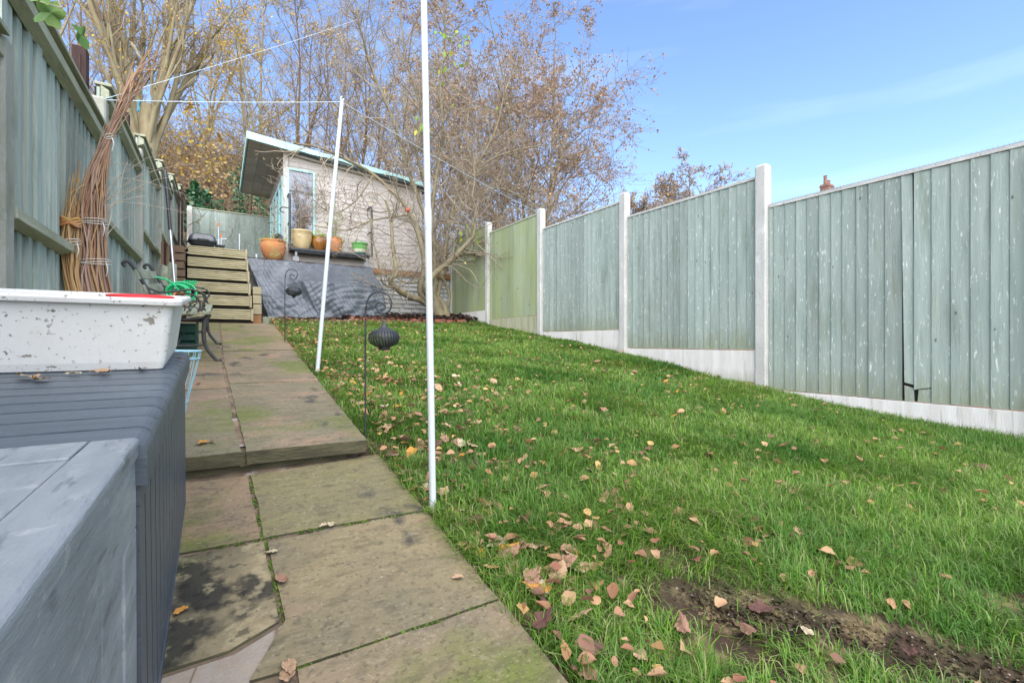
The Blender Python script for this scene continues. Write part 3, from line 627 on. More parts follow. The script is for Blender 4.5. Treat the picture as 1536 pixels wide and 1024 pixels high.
for i in range(3):
    for j in range(7):
        y = 10.53+j*.56; x0 = .48+i*.225
        sf.add([(x0+.003, y+.003, zr(x0)-.128), (x0+.222, y+.003, zr(x0+.222)-.128), (x0+.222, y+.555, zr(x0+.222)-.128), (x0+.003, y+.555, zr(x0)-.128),
                (x0+.003, y+.003, zr(x0)-.121), (x0+.222, y+.003, zr(x0+.222)-.121), (x0+.222, y+.555, zr(x0+.222)-.121), (x0+.003, y+.555, zr(x0)-.121)],
               [(0,3,2,1),(4,5,6,7),(0,1,5,4),(1,2,6,5),(2,3,7,6),(3,0,4,7)])
obj('soffit', sf, Mt['soffit'], roof, world=True)
fa = MB(); k = 24; vs = []
for i in range(k+1):
    x = .455+(4.30-.455)*i/k; lo_ = .145 if x < 1.28 else .085+.02*math.sin(x*5)
    vs += [(x, 10.49, zr(x)-lo_), (x, 10.49, zr(x)), (x, 10.518, zr(x)), (x, 10.518, zr(x)-lo_)]
fa.add(vs, [(4*i+j, 4*i+(j+1) % 4, 4*i+4+(j+1) % 4, 4*i+4+j) for i in range(k) for j in range(4)]+[(0,3,2,1),(4*k,4*k+1,4*k+2,4*k+3)])
fa.box(.44, .468, 10.52, 14.46, zr(.45)-.135, zr(.45)+.01)
obj('fascia', fa, Mt['teal'], roof, world=True)
fr = MB(); fr.prism([(1.15, zr(1.15)-.16), (4.2, zr(4.2)-.16), (4.2, zr(4.2)-.095), (1.15, zr(1.15)-.095)], 'y', 10.66, 10.72); obj('frieze_board', fr, Mt['siding'], shed, world=True)

# ------------------------------------------------------------ tarpaulin
def ss(t): t = min(1, max(0, t)); return t*t*(3-2*t)
def tarp(u, v):
    xt = .40+(2.80-.40)*u; xb = .74+(2.88-.74)*u
    bulge = ss((xt-.85)/.5)
    if v < .4: t = v/.4; y = 10.25-(10.25-9.52)*t; z = 1.60-.48*t-.035*math.sin(math.pi*t)
    else: t = (v-.4)/.6; y = 9.52-.08*t; z = 1.12-.70*t
    yl = 10.25-.85*v; zl_ = 1.60-1.18*v
    y = yl+(y-yl)*bulge; z = zl_+(z-zl_)*bulge; z = max(z, float(gz(xt, y))-.01)
    x = xt+(xb-xt)*v**.8
    wr = .034*math.sin(x*7+3*math.sin(v*4))*(.3+v)+.009*math.sin(x*23+v*11+2*math.sin(v*7))+.007*math.sin(v*22+x*4+2*math.sin(x*3))+.010*abs(math.sin(x*31-v*24+2*math.sin(x*9)))+.012*abs(math.sin(v*34+x*11+3*math.sin(x*4)))+.03*abs((x*1.7+v*.35) % 1-.5)+.022*math.sin(17*math.hypot(x-.35, v*1.3))*math.exp(-max(0, x-.9)*2.5)*v**.5
    dg = abs((x-1.35)-(v-.45)*.5); wr += .06*math.exp(-(dg/.04)**2)*(v > .35)
    return (x, y-wr*(.4+v), z+wr*.4)
mb = MB(); mb.grid(tarp, 170, 110)
tag(obj('tarpaulin', mb, Mt['tarp'], world=True, smooth=True, solid=.003), 'creased grey tarpaulin hanging from the deck edge down to the lawn', 'tarpaulin')

# ------------------------------------------------------------ platform trolley with its pots
tr = thing('platform_trolley', 'dark metal platform trolley with a hoop handle at each end, loaded with plant pots', 'trolley', (2.05, 10.62, 1.63))
mb = MB(); mb.box(1.22, 2.84, 10.40, 10.85, 1.875, 1.925); mb.box(1.30, 2.78, 10.43, 10.82, 1.84, 1.874); obj('platform', mb, Mt['metal'], tr, world=True, bevel=.006)
for x, ztp in ((1.20, 3.03), (2.86, 3.02)):
    mb = MB(); mb.tube([(x, 10.42, 1.88), (x, 10.42, ztp-.12), (x, 10.45, ztp-.03), (x, 10.52, ztp), (x, 10.75, ztp), (x, 10.82, ztp-.04), (x, 10.83, ztp-.12), (x, 10.83, 1.88)], .024, 10)
    mb.tube([(x, 10.42, 2.45), (x, 10.83, 2.45)], .014, 8)
    h = obj('handle', mb, Mt['metal'], tr, world=True, smooth=True)
hk = MB(); hk.tube([(1.19,10.42,2.72),(1.06,10.42,2.72),(1.02,10.42,2.68),(1.03,10.42,2.63),(1.10,10.42,2.61)], .012, 8); obj('hook', hk, Mt['metal'], tr, world=True)
for x in (1.32, 2.76):
    for y in (10.45, 10.80):
        mb = MB(); mb.tube([(x, y-.02, 1.70), (x, y+.02, 1.70)], .062, 16); mb.box(x-.02, x+.02, y-.03, y+.03, 1.76, 1.84); obj('castor', mb, Mt['wheel'], tr, world=True)

def pot(name, x, y, z, prof, m, label, group='plant pots along the deck', n=36):
    t = thing(name, label, 'plant pot', (x, y, z), R(0, 6), group)
    mb = MB(); rin = prof[-1][0]-.018; zt = prof[-1][1]
    mb.lathe(prof+[(rin, zt+.002), (rin-.005, zt-.06)], n, cap=True); obj('pot', mb, m if isinstance(m, list) else Mt[m], t, smooth=True)
    s = MB(); s.lathe([(.001, zt-.02), (rin*.6, zt-.022), (rin+.004, zt-.03)], 20, cap=False); obj('soil', s, Mt['soil'], t)
    return t, mb
def leafset(n, cen, rad, size, m, parent, name='foliage', zmin=None, seed=0, flat=1.0, world=False):
    g = np.random.default_rng(seed+n)
    p = g.normal(0, 1, (n, 3))*np.array(rad)*.5+np.array(cen)
    me = leafmesh(p, size, g); return link(name, me, m, parent)
def leafmesh(p, size, g, wide=.55, droop=0):
    n = len(p); d = g.normal(0, 1, (n, 3)); d[:,2] -= droop; d /= np.linalg.norm(d, axis=1)[:,None]
    s = np.cross(d, g.normal(0, 1, (n, 3))); s /= np.linalg.norm(s, axis=1)[:,None]; nn = np.cross(d, s)
    L_ = (size*g.uniform(.6, 1.3, n))[:,None]
    a = p; b = p+d*L_*.45+s*L_*wide*.5+nn*L_*.08; c = p+d*L_; e_ = p+d*L_*.45-s*L_*wide*.5+nn*L_*.08
    V = np.stack([a, b, c, e_], 1).reshape(-1, 3); k = np.arange(n)*4
    return npmesh('leaves', V, None, np.concatenate([np.stack([k, k+1, k+2], 1), np.stack([k, k+2, k+3], 1)]))
def stems(n, h, spread, r, m, parent, z0=0, seed=0, name='stems', side=0, wob=.25):
    g = random.Random(seed); mb = MB(); tips = []
    for i in range(n):
        a = g.uniform(0, 6.28); s = spread*g.uniform(.2, 1); hh = h*g.uniform(.6, 1); p = Vector((math.cos(a)*s*.25, math.sin(a)*s*.25, z0)); pts = [p.copy()]
        d = Vector((math.cos(a)*s/h, math.sin(a)*s/h, 1)).normalized()
        for k in range(6):
            d = (d+Vector((g.gauss(0, wob*.4), g.gauss(0, wob*.4), 0))).normalized(); p = p+d*hh/6; pts.append(p.copy())
            for q in range(side):
                e = (d*.6+Vector((g.gauss(0,1), g.gauss(0,1), g.gauss(0,.5))).normalized()).normalized(); l = hh*g.uniform(.08,.25)
                mb.tube([p, p+e*l*.5, p+e*l+Vector((0,0,.01))], [r*.5, r*.35, r*.2], 3, False); tips.append(p+e*l)
        mb.tube(pts, [r*(1-.12*k) for k in range(7)], 4, False); tips.append(p)
    obj(name, mb, Mt[m], parent); return np.array([tuple(t) for t in tips])
def round_prof(r, h, foot=.6, rim=.93, bulge=1.0):
    return [(r*foot*.96, 0), (r*foot, .004), (r*.80*bulge, h*.25), (r*.96, h*.5), (r*1.0, h*.70), (r*.95, h*.86), (r*rim, h*.90), (r*(rim+.04), h*.93), (r*(rim+.05), h*.98), (r*(rim+.03), h)]
t, _ = pot('plant_pot', .91, 10.50, 1.635, round_prof(.235, .40), 'terra', 'largest terracotta pot, mossy and bare stemmed, on the deck left of the trolley')
tp = stems(3, .95, .06, .008, 'twig', t, .36, 3, side=5, wob=.08)
link('foliage', leafmesh(tp[::2], .045, np.random.default_rng(3)), Mt['lf_ever'], t)
link('ground_foliage', leafmesh(np.random.default_rng(5).normal(0, 1, (160, 3))*np.array([.10,.10,.02])+np.array([0,0,.41]), .05, np.random.default_rng(5)), Mt['lf_green'], t)
mb = MB(); mb.lathe([(.001,0),(.05,.004),(.085,.03),(.09,.045),(.08,.05),(.045,.02),(.001,.018)], 24, cap=False)
lo_ = obj('dark_dish', mb, Mt['metal'], smooth=True); lo_.location = (.98, 10.36, 2.06); lo_.rotation_euler = (1.25, .2, .3)
tag(lo_, 'small dark round lamp disc tilted on the soil of the largest terracotta pot', 'garden light')
t, _ = pot('plant_pot', 1.45, 10.62, 1.926, [(.13,0),(.135,.005),(.16,.06),(.195,.18),(.208,.28),(.21,.345),(.222,.36),(.226,.38),(.215,.395)], 'cream', 'large glossy cream pot at the left end of the trolley in front of the window')
tp = stems(16, 1.05, .20, .007, 'twig', t, .35, 8, side=5, wob=.3)
link('foliage', leafmesh(tp[::3], .05, np.random.default_rng(9)), Mt['lf_dead'], t)
t, _ = pot('plant_pot', 1.80, 10.62, 1.926, round_prof(.155, .31, .55, .86), 'amber', 'small glossy amber brown pot between the cream pot and the terracotta pot')
g_ = np.random.default_rng(11); link('foliage', leafmesh(g_.normal(0,1,(90,3))*np.array([.09,.09,.03])+np.array([0,0,.33]), .06, g_), Mt['lf_green'], t)
t, _ = pot('plant_pot', 2.12, 10.62, 1.926, round_prof(.16, .33, .6, .9), 'terra', 'terracotta pot with a leafy twig in the middle of the trolley')
tp = stems(5, .85, .14, .006, 'twig', t, .3, 12, side=2); link('foliage', leafmesh(np.concatenate([tp, g_.normal(0,1,(40,3))*np.array([.08,.08,.03])+np.array([0,0,.35])]), .07, g_), Mt['lf_green'], t)
t, mbp = pot('plant_pot', 2.64, 10.58, 1.926, [(.10,0),(.105,.004),(.125,.045),(.13,.05),(.148,.115),(.15,.12),(.162,.19),(.163,.195),(.170,.235),(.178,.24),(.180,.265),(.172,.27)],
    [Mt['pteal'], Mt['pcream'], Mt['pgreen']], 'small round pot banded green, cream and teal at the right end of the trolley')
me = [c for c in bpy.data.objects if c.parent == t and c.name.startswith('pot')][0].data
for p in me.polygons: p.material_index = 0 if p.center.z < .075 else (1 if p.center.z < .155 else 2)

# ------------------------------------------------------------ barbecue, tools, cup
bq = thing('barbecue', 'small dark portable barbecue on top of the timber steps', 'barbecue', (-.27, 9.95, 1.67), .1)
mb = MB()
def rr(hx, hy, r, z, n=8):
    out = []
    for (sx, sy, a0) in ((1,1,0),(-1,1,90),(-1,-1,180),(1,-1,270)):
        for k in range(n):
            a = math.radians(a0+90*k/(n-1)); out.append((sx*(hx-r)+r*math.cos(a), sy*(hy-r)+r*math.sin(a), z))
    return out
def loft(mb, rings, cap0=True, cap1=True):
    n = len(rings[0]); vs = [p for r in rings for p in r]; k = len(rings)
    fs = [(i*n+j, i*n+(j+1) % n, (i+1)*n+(j+1) % n, (i+1)*n+j) for i in range(k-1) for j in range(n)]
    if cap0: fs.append(tuple(range(n))[::-1])
    if cap1: fs.append(tuple(range((k-1)*n, k*n)))
    mb.add(vs, fs)
loft(mb, [rr(.10,.08,.03,.0), rr(.17,.13,.06,.04), rr(.205,.15,.07,.09)]); obj('firebox', mb, Mt['metal'], bq, smooth=False)
mb = MB(); loft(mb, [rr(.215,.16,.07,.092), rr(.21,.155,.07,.13), rr(.19,.14,.07,.19), rr(.14,.11,.06,.235), rr(.05,.04,.03,.252)]); obj('lid', mb, Mt['bbq'], bq, smooth=True)
mb = MB(); mb.box(.20, .34, -.10, .10, .055, .075); mb.box(-.26,-.20,-.06,.06,.07,.10); mb.tube([(-.08,-.17,.12),(-.08,-.20,.12),(.08,-.20,.12),(.08,-.17,.12)], .009, 8); obj('side_table', mb, Mt['metal'], bq)
for (x, v0, v1, r, m, lb) in ((327.5, 364, 337, .011, 'alu', 'grey tool handle with an orange tip, taller of the two on the step landing'), (331.5, 364, 353, .011, 'alu', 'shorter grey tool handle with an orange tip on the step landing')):
    p = at(x, v0, 10.15); q = at(x, v1, 10.15); t = thing('tool_handle', lb, 'tool handle', (p[0], p[1], 1.667), 0, 'tool handles on the step landing')
    mb = MB(); mb.tube([(0,0,0),(0,0,q[2]-1.70)], r, 10); obj('shaft', mb, Mt['alu'], t); mb = MB(); mb.tube([(0,0,q[2]-1.70),(0,0,q[2]-1.64)], r*1.25, 10); obj('tip', mb, Mt['orange'], t)
mb = MB(); mb.tube([tuple(at(316,356,10.25)), tuple(at(323,361,10.25)), tuple(at(331,359,10.25)), tuple(at(340,358,10.25))], .011, 8); p = at(328,364,10.25); mb.tube([tuple(at(329,358,10.25)), (p[0], p[1], 1.668)], .01, 8)
tag(obj('hanger_stand', mb, Mt['white'], world=True), 'small white forked stand beside the orange tipped tool handles', 'stand')
mb = MB(); p = at(359, 372, 10.6); mb.tube([(p[0], p[1], 1.617), (p[0], p[1], 2.12)], .014, 10); tag(obj('short_pole', mb, Mt['alu'], world=True), 'short bare grey pole standing on the deck between barbecue and shed', 'pole')
p = at(384.5, 383, 10.42); mb = MB(); mb.lathe([(.024,0),(.028,.07),(.028,.085),(.024,.085)], 16, (p[0], p[1], 1.632)); tag(obj('tin_can', mb, Mt['alu'], world=True), 'tiny silver can on the deck edge beside the largest terracotta pot', 'can')

# ------------------------------------------------------------ storage boxes
def resin_box(loc, Ln, old, label, tilt=.1):
    t = thing('storage_box', label, 'storage box', loc, 0, 'resin storage boxes by the path'); t.rotation_euler = (math.atan(tilt), 0, 0)
    H = .58; hx = .33
    m = 'box_old' if old else 'box'
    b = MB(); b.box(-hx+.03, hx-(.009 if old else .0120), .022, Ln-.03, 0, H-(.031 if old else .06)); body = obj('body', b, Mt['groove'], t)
    ca = MB(); y = .03 if old else .001
    if old:
        ca.box(hx-.0215, hx-.004, .03, Ln-.004, H-.13, H-.032); ca.box(hx-.0215, hx-.004, .03, Ln-.004, 0, .08)
        ca.box(hx-.0215, hx-.004, Ln-.10, Ln-.004, .081, H-.131)
        y = .03
        while y < Ln-.11:
            ww = min(.13, Ln-.104-y); vs = []; ca.box(hx-.0215, hx-.0068, y, y+ww-.003, .081, H-.131); y += ww
    else:
        ca.box(hx-.0215, hx-.010, .0, Ln-.035, H-.10, H-.066); ca.box(hx-.0215, hx-.010, .0, Ln-.035, 0, .04)
        while y < Ln-.05:
            ww = min(.068, Ln-.035-y); ca.box(hx-.0215, hx-.0115, y, y+ww-.011, .041, H-.101); y += .068
    for xx in (-hx+.022,): ca.box(xx, xx+.008, .03, Ln-.035, 0, H-.06)
    ca.box(-hx+.03, hx-.02, Ln-.029, Ln-.022, 0, H-.06)
    obj('side_cladding', ca, Mt[m], body, bevel=.0025 if old else 0)
    ld = MB()
    if old: ld.box(-hx+.008, hx-.008, .008, Ln-.008, H-.062, H-.006)
    else: ld.prism([(-hx+.004, H-.064), (-hx+.004, H-.026), (-hx+.024, H-.003), (hx-.022, H-.003), (hx-.010, H-.0105), (hx-.0022, H-.022), (hx-.0008, H-.064)][::-1], 'y', .004, Ln-.004)
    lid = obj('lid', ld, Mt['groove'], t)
    pk = MB()
    def prof(x0, x1, z0=H-.065, z1=H, r=.022):
        pts = [(x0, z0)]+[(x0+r-r*math.cos(a), z1-r+r*math.sin(a)) for a in [math.pi/2*i/5 for i in range(6)]]+[(x1-r+r*math.sin(a), z1-r+r*math.cos(a)) for a in [math.pi/2*i/5 for i in range(6)]]+[(x1, z0)]
        return pts
    if not old:
        y = 0; n = 14; wv = Ln/n
        for i in range(n): pk.prism(prof(-hx, hx)[::-1], 'y', y+(.005 if i else -.012), y+wv-.005); y += wv
    else:
        pk.prism([(hx-.055, H-.004), (hx-.055, H), (hx-.006, H), (hx-.001, H-.003), (hx, H-.008), (hx, H-.026), (hx-.008, H-.029)][::-1], 'y', 0, Ln)
        pk.prism([(-.275, H-.004), (-.275, H), (-hx+.006, H), (-hx, H-.008), (-hx, H-.03)], 'y', 0, Ln)
        pk.box(-.2735, hx-.057, Ln-.10, Ln-.001, H-.02, H+.0008); pk.box(-.2735, hx-.057, 0, .12, H-.02, H+.0008)
        pk.box(-.2735, hx-.057, .122, Ln-.1025, H-.03, H-.002)
    obj('lid_boards', pk, Mt[m], lid, bevel=.002 if old else 0)
    return t
zt = lambda y: -.23+.1*y
cs = math.cos(math.atan(.1)); sn = math.sin(math.atan(.1))
def box_loc(y): return (-.42, y+.58*sn, zt(y)-.58*cs)
b1 = resin_box(box_loc(.865), 1.10, False, 'dark grey plank lidded storage box that carries the white tub')
b2 = resin_box((-.43, -.55+.58*.025, -.162-.55*.025-.58), 1.42, True, 'faded pale grey storage box nearest the camera with a plain lid', .025)

# ------------------------------------------------------------ white tub with a red lid inside
def onlid(x, y, h=0): return (x, y-h*sn, zt(y)+h*cs)
tb = thing('plastic_tub', 'large dirty white plastic tub standing on the dark grey storage box', 'tub', onlid(-.43, 1.745, .002)); tb.rotation_euler = (math.atan(.1), 0, 0)
mb = MB(); HX, HY = .30, .20; H = .188
loft(mb, [rr(HX,HY,.014,0), rr(HX+.006,HY+.005,.018,.02), rr(HX+.024,HY+.020,.022,H-.026), rr(HX+.025,HY+.021,.022,H-.018), rr(HX+.044,HY+.038,.026,H-.018), rr(HX+.046,HY+.040,.027,H-.006), rr(HX+.042,HY+.036,.026,H),
          rr(HX+.022,HY+.018,.04,H), rr(HX+.016,HY+.012,.035,H-.01)], True, False)
obj('shell', mb, Mt['tub'], tb, smooth=False, bevel=.002)
mb = MB(); loft(mb, [rr(HX+.016,HY+.012,.035,H-.010), rr(HX-.002,HY-.004,.03,.012), rr(HX-.002,HY-.004,.03,.0115)], False, True)
mb.f[-1] = mb.f[-1]; obj('inside', mb, Mt['tubin'], tb, smooth=True)
mb = MB(); mb.lathe([(.001,.0),(.06,.0),(.075,.006),(.08,.014),(.074,.016),(.06,.010),(.001,.010)], 40, cap=False)
rl = obj('red_lid', mb, Mt['red'], smooth=True); rl.location = onlid(-.195, 1.74, .176); rl.rotation_euler = (.12, .0, 0); tag(rl, 'round red plastic lid lying inside the white tub', 'lid')
mb = MB(); loft(mb, [rr(.24,.15,.05,.02), rr(.25,.16,.05,.14), rr(.20,.13,.05,.165)]); o_ = obj('leaf_litter', mb, Mt['mulch']); o_.location = onlid(-.43, 1.745, .002); o_.rotation_euler = (math.atan(.1), 0, 0); tag(o_, 'dark garden waste filling the white tub under the red lid', 'garden waste', kind='stuff')

# ------------------------------------------------------------ wire basket
wb = thing('wire_basket', 'pale blue wire basket on the path behind the dark grey storage box', 'basket', (-.215, 2.26, zu(2.26)))
mb = MB(); C_ = lambda r, z, n=40: [(r*math.cos(2*math.pi*i/n), r*math.sin(2*math.pi*i/n), z) for i in range(n)]
H = .40
mb.tube(C_(.15, H), .0042, 8, closed=True); mb.tube(C_(.145, H-.03), .003, 6, closed=True); mb.tube(C_(.105, H*.5), .003, 6, closed=True); mb.tube(C_(.07, .01), .004, 6, closed=True)
obj('rings', mb, Mt['bluewire'], wb, smooth=True)
mb = MB()
for i in range(24):
    a = 2*math.pi*i/24; b = a+(.13 if i % 2 else -.13); mb.tube([(.15*math.cos(a), .15*math.sin(a), H), (.106*math.cos(b), .106*math.sin(b), H*.5), (.07*math.cos(a), .07*math.sin(a), .01)], .0017, 5)
obj('wires', mb, Mt['bluewire'], wb, smooth=True)

# ------------------------------------------------------------ bench
bn = thing('garden_bench', 'weathered slatted garden bench with black cast iron ends beside the left fence', 'bench', (0, 4.58, zu(4.58))); bn.rotation_euler = (math.atan(.117), 0, 0)
def spl(pts, n=6):                                # smooth curve through points
    P = [Vector(p) for p in pts]; out = []
    for i in range(len(P)-1):
        p0, p1, p2, p3 = P[max(i-1,0)], P[i], P[i+1], P[min(i+2, len(P)-1)]
        for k in range(n):
            t = k/n; out.append(.5*((2*p1)+(-p0+p2)*t+(2*p0-5*p1+4*p2-p3)*t*t+(-p0+3*p1-3*p2+p3)*t**3))
    return out+[P[-1]]
for y in (.02, 1.18):
    mb = MB(); q = lambda L_: [(x, y, z) for x, z in L_]
    mb.tube(spl(q([(-.075,.395),(-.105,.33),(-.115,.22),(-.095,.11),(-.03,.012)])), [.019]*8+[.016]*8+[.013]*8+[.014], 8)
    mb.tube(spl(q([(-.03,.012),(-.005,.006),(.01,.012)])), .013, 8)
    mb.tube(spl(q([(-.42,.37),(-.45,.25),(-.50,.12),(-.575,.01)])), .016, 8)
    mb.tube(spl(q([(-.09,.37),(-.2,.35),(-.35,.35),(-.43,.38)])), .012, 8)
    mb.tube(spl(q([(-.11,.14),(-.25,.13),(-.49,.14)])), .008, 8)
    mb.tube(spl(q([(-.42,.37),(-.45,.5),(-.50,.62),(-.57,.755),(-.60,.775),(-.62,.755),(-.605,.735)])), .013, 8)
    mb.tube(spl(q([(-.485,.59),(-.40,.555),(-.30,.565),(-.20,.585),(-.12,.56),(-.095,.51),(-.12,.46),(-.09,.40)])), .008, 8)
    for (cx, cz, r) in ((-.225, .465, .088),):
        mb.tube([(cx+r*math.cos(a), y, cz+r*math.sin(a)) for a in [2*math.pi*i/28 for i in range(28)]], .0075, 8, closed=True)
        mb.tube([(cx+.022*math.cos(a), y, cz+.022*math.sin(a)) for a in [2*math.pi*i/12 for i in range(12)]], .007, 6, closed=True)
        for i in range(8):
            a = 2*math.pi*i/8+.2; mb.tube(spl([(cx+.022*math.cos(a), y, cz+.022*math.sin(a)), (cx+.06*math.cos(a+.25), y, cz+.06*math.sin(a+.25)), (cx+r*math.cos(a+.1), y, cz+r*math.sin(a+.1))], 3), .005, 6)
    obj('iron_end', mb, Mt['iron'], bn, smooth=True)
for i, x in enumerate((-.405, -.33, -.255, -.18, -.095)):
    mb = MB(); mb.box(x-.027, x+.027, -.04, 1.24, .385+(.006 if i in (0,4) else 0), .412+(.006 if i in (0,4) else 0)); obj('seat_slat', mb, Mt['slat'], bn, bevel=.005)
for x, z in ((-.452, .47), (-.487, .57), (-.53, .68)):
    mb = MB(); mb.bar((x, -.04, z), (x, 1.24, z), .018, .075, up=(-.35, 0, 1)); obj('back_slat', mb, Mt['slat'], bn, bevel=.004)
mb = MB(); mb.tube([(-.30, .02, .13), (-.30, 1.18, .13)], .009, 8); obj('tie_rod', mb, Mt['iron'], bn)

# things on and under the bench
onb = lambda x, y, z: (x, 4.58+y*cs-z*.116, zu(4.58)+y*.116+z*.993)
hs = MB(); rb = random.Random(4)
for k in range(7):
    c = Vector(onb(-.34+.010*k, .78+.018*k, .535)); r = .085+rb.uniform(-.02,.02); tl = rb.uniform(-.35,.35)
    hs.tube([c+Vector((r*1.15*math.cos(a)*math.cos(tl), r*math.cos(a)*math.sin(tl), r*.95*math.sin(a))) for a in [2*math.pi*i/30 for i in range(30)]], .0085, 8, closed=True)
c = Vector(onb(-.36, .62, .60)); hs.tube(spl([c+Vector((-.12,-.05,.06)), c+Vector((-.03,-.02,.04)), c+Vector((.04,0,-.04)), c+Vector((.07,.02,-.14))]), .0085, 8)
hs.tube(spl([c+Vector((.07,.02,-.14)), Vector(onb(-.30,.80,.46)), Vector(onb(-.33,.86,.42))]), .0085, 8)
c = Vector(onb(-.30, .86, .54))
for k in range(5): hs.tube(spl([c+Vector((.02*k-.09,.02,-.12)), c+Vector((.022*k-.04,0,.0)), c+Vector((.022*k+.02,-.02,.11))]), .0085, 8)
tag(obj('garden_hose', hs, Mt['hose'], world=True, smooth=True), 'bright green hose coiled on the garden bench', 'hose')
t = thing('plant_pot', 'empty terracotta pot lying on the bench behind the green hose', 'plant pot', onb(-.33, .50, .475)); t.rotation_euler = (1.4, .3, .7)
mb = MB(); mb.lathe([(.04,-.06),(.058,.03),(.066,.03),(.068,.06),(.060,.06),(.052,.02),(.038,-.055)], 24); obj('pot', mb, Mt['terra'], t, smooth=True)
cr = MB()
for k in range(3):
    z = .02+.075*k; cr.box(-.46, -.20, .70, .72, z, z+.055); cr.box(-.20, -.185, .70, 1.06, z, z+.055); cr.box(-.46, -.20, 1.05, 1.07, z, z+.055); cr.box(-.475,-.46,.70,1.07,z,z+.055)
for x in (-.47, -.195):
    for y in (.705, 1.06): cr.box(x-.008, x+.012, y-.006, y+.006, 0, .24)
o_ = obj('slatted_crate', cr, Mt['crate'], bevel=.003); o_.location = (0, 4.58, zu(4.58)); o_.rotation_euler = (math.atan(.117), 0, 0); tag(o_, 'dark green slatted crate on the path under the garden bench', 'crate')

# ------------------------------------------------------------ things leaning on the left fence
lp = thing('extending_pole', 'long silver pole with a black grip leaning beside the bench by the left fence', 'pole', (-.42, 6.8, .10))
a, b = Vector((0,0,0)), Vector((-.22, 1.15, 2.25)); mid = a+(b-a)*.60
mb = MB(); mb.tube([a, mid], .013, 10); obj('shaft', mb, Mt['alu'], lp, smooth=True); mb = MB(); mb.tube([mid, b], .020, 10); obj('grip', mb, Mt['metal'], lp, smooth=True)
lab = ['leftmost of the broken brown stakes bundled against the left fence', 'second from the left of the broken brown stakes against the left fence', 'third from the left of the broken brown stakes against the left fence', 'fourth from the left of the broken brown stakes against the left fence', 'rightmost of the broken brown stakes bundled against the left fence']
for i, (u, v) in enumerate(((243.5, 364), (247.5, 366), (252, 372), (257, 370), (260.5, 376))):
    p = at(u, v, 7.75+.05*i); mb = MB(); z0 = float(zu(7.7)); x = p[0]
    mb.bar((x+R(-.01,.03), p[1]-.05, z0), (x, p[1], p[2]), .035, .03, up=(1,0,0)); mb.bar((x, p[1], p[2]), (x+R(-.008,.008), p[1], p[2]+R(.03,.06)), .014, .014, up=(1,0,0))
    tag(obj('wooden_stake', mb, Mt['mulch'] if i % 2 else Mt['bark_d'], world=True), lab[i], 'stake', 'broken stakes against the left fence')
for i, (u, v) in enumerate(((247, 400), (258, 396))):
    p = at(u, v, 7.3); mb = MB(); z0 = float(zu(7.3)); mb.tube([(p[0], p[1]-.02, z0), (p[0], p[1], p[2]), ], [.058, .052], 14); mb.tube([(p[0], p[1], p[2]), (p[0]+.004, p[1], p[2]+.012)], [.052, .03], 14)
    tag(obj('log_post', mb, Mt['slat'], world=True), ['mossy round log post, left of the two in front of the stakes', 'mossy round log post, right of the two in front of the stakes'][i], 'post', 'log posts by the left fence')
for i, (u, v, w_) in enumerate(((268.5, 290, .07), (273.5, 283, .06))):
    p = at(u, v, 9.75+.2*i); mb = MB(); mb.bar((p[0]-.01, p[1], .45), (p[0], p[1], p[2]), w_, .03, up=(1,0,0))
    tag(obj('upright_plank', mb, Mt['mulch'], world=True, bevel=.003), ['shorter dark brown plank upright in the corner left of the steps', 'taller dark brown plank upright in the corner left of the steps'][i], 'plank', 'planks in the corner left of the steps')
pk = MB()
for k in range(9): z = .4+k*.13; pk.box(-.72+R(-.01,.01), -.49+R(-.015,.015), 9.2, 9.7, z, z+.11)
tag(obj('plank_stack', pk, Mt['bark_d'], world=True, bevel=.003), 'stack of dark rotting planks between the left fence and the timber steps', 'planks')

# ------------------------------------------------------------ willow bundles
def bundle(name, label, ctr, n, m, r0, top=None, seed=0, strings=()):
    """ctr: list of (x, y, z, half width) up the bundle"""
    g = random.Random(seed); t = thing(name, label, 'twig bundle', (ctr[0][0], ctr[0][1], ctr[0][2])); mb = MB(); C0 = Vector(ctr[0][:3])
    for i in range(n):
        a = g.uniform(0, 6.28); s = math.sqrt(g.uniform(0, 1)); n_use = len(ctr) if g.random() < .22 else max(3, len(ctr)-g.randint(1, 3)); pts = []
        for k, (x, y, z, hw) in enumerate(ctr[:n_use]):
            aa = a+.25*k*g.uniform(-1, 1); pts.append(Vector((x+hw*s*math.cos(aa)*1.0, y+hw*s*math.sin(aa)*.9, z+(g.uniform(-.12, .12) if k == n_use-1 else 0)))-C0)
        sp = spl(pts, 4); mb.tube(sp, [r0*g.uniform(.55,1.35)*(1-.78*k/(len(sp)-1)) for k in range(len(sp))], 5, False)
    obj('rods', mb, Mt[m], t, smooth=True)
    for (x, y, z, hw) in strings:
        sm = MB()
        for q in range(3): sm.tube([(x+hw*math.cos(b)-C0[0], y+hw*.9*math.sin(b)-C0[1], z+.006*q+.012*math.sin(b+q)-C0[2]) for b in [2*math.pi*j/20 for j in range(20)]], .0022, 5, closed=True)
        sm.tube(spl([(x+hw*.8-C0[0], y-hw*.7-C0[1], z-C0[2]), (x+hw*.8+.01-C0[0], y-hw*.75-.01-C0[1], z-.04-C0[2]), (x+hw*.8-C0[0], y-hw*.7-C0[1], z-.08-C0[2])], 4), .003, 5)
        obj('string', sm, Mt['string'], t, smooth=True)
    return t
Yb = 3.72
def bc(u, v, hw, Y=Yb): p = at(u, v, Y); return (p[0], p[1], p[2], hw*2.8/695)
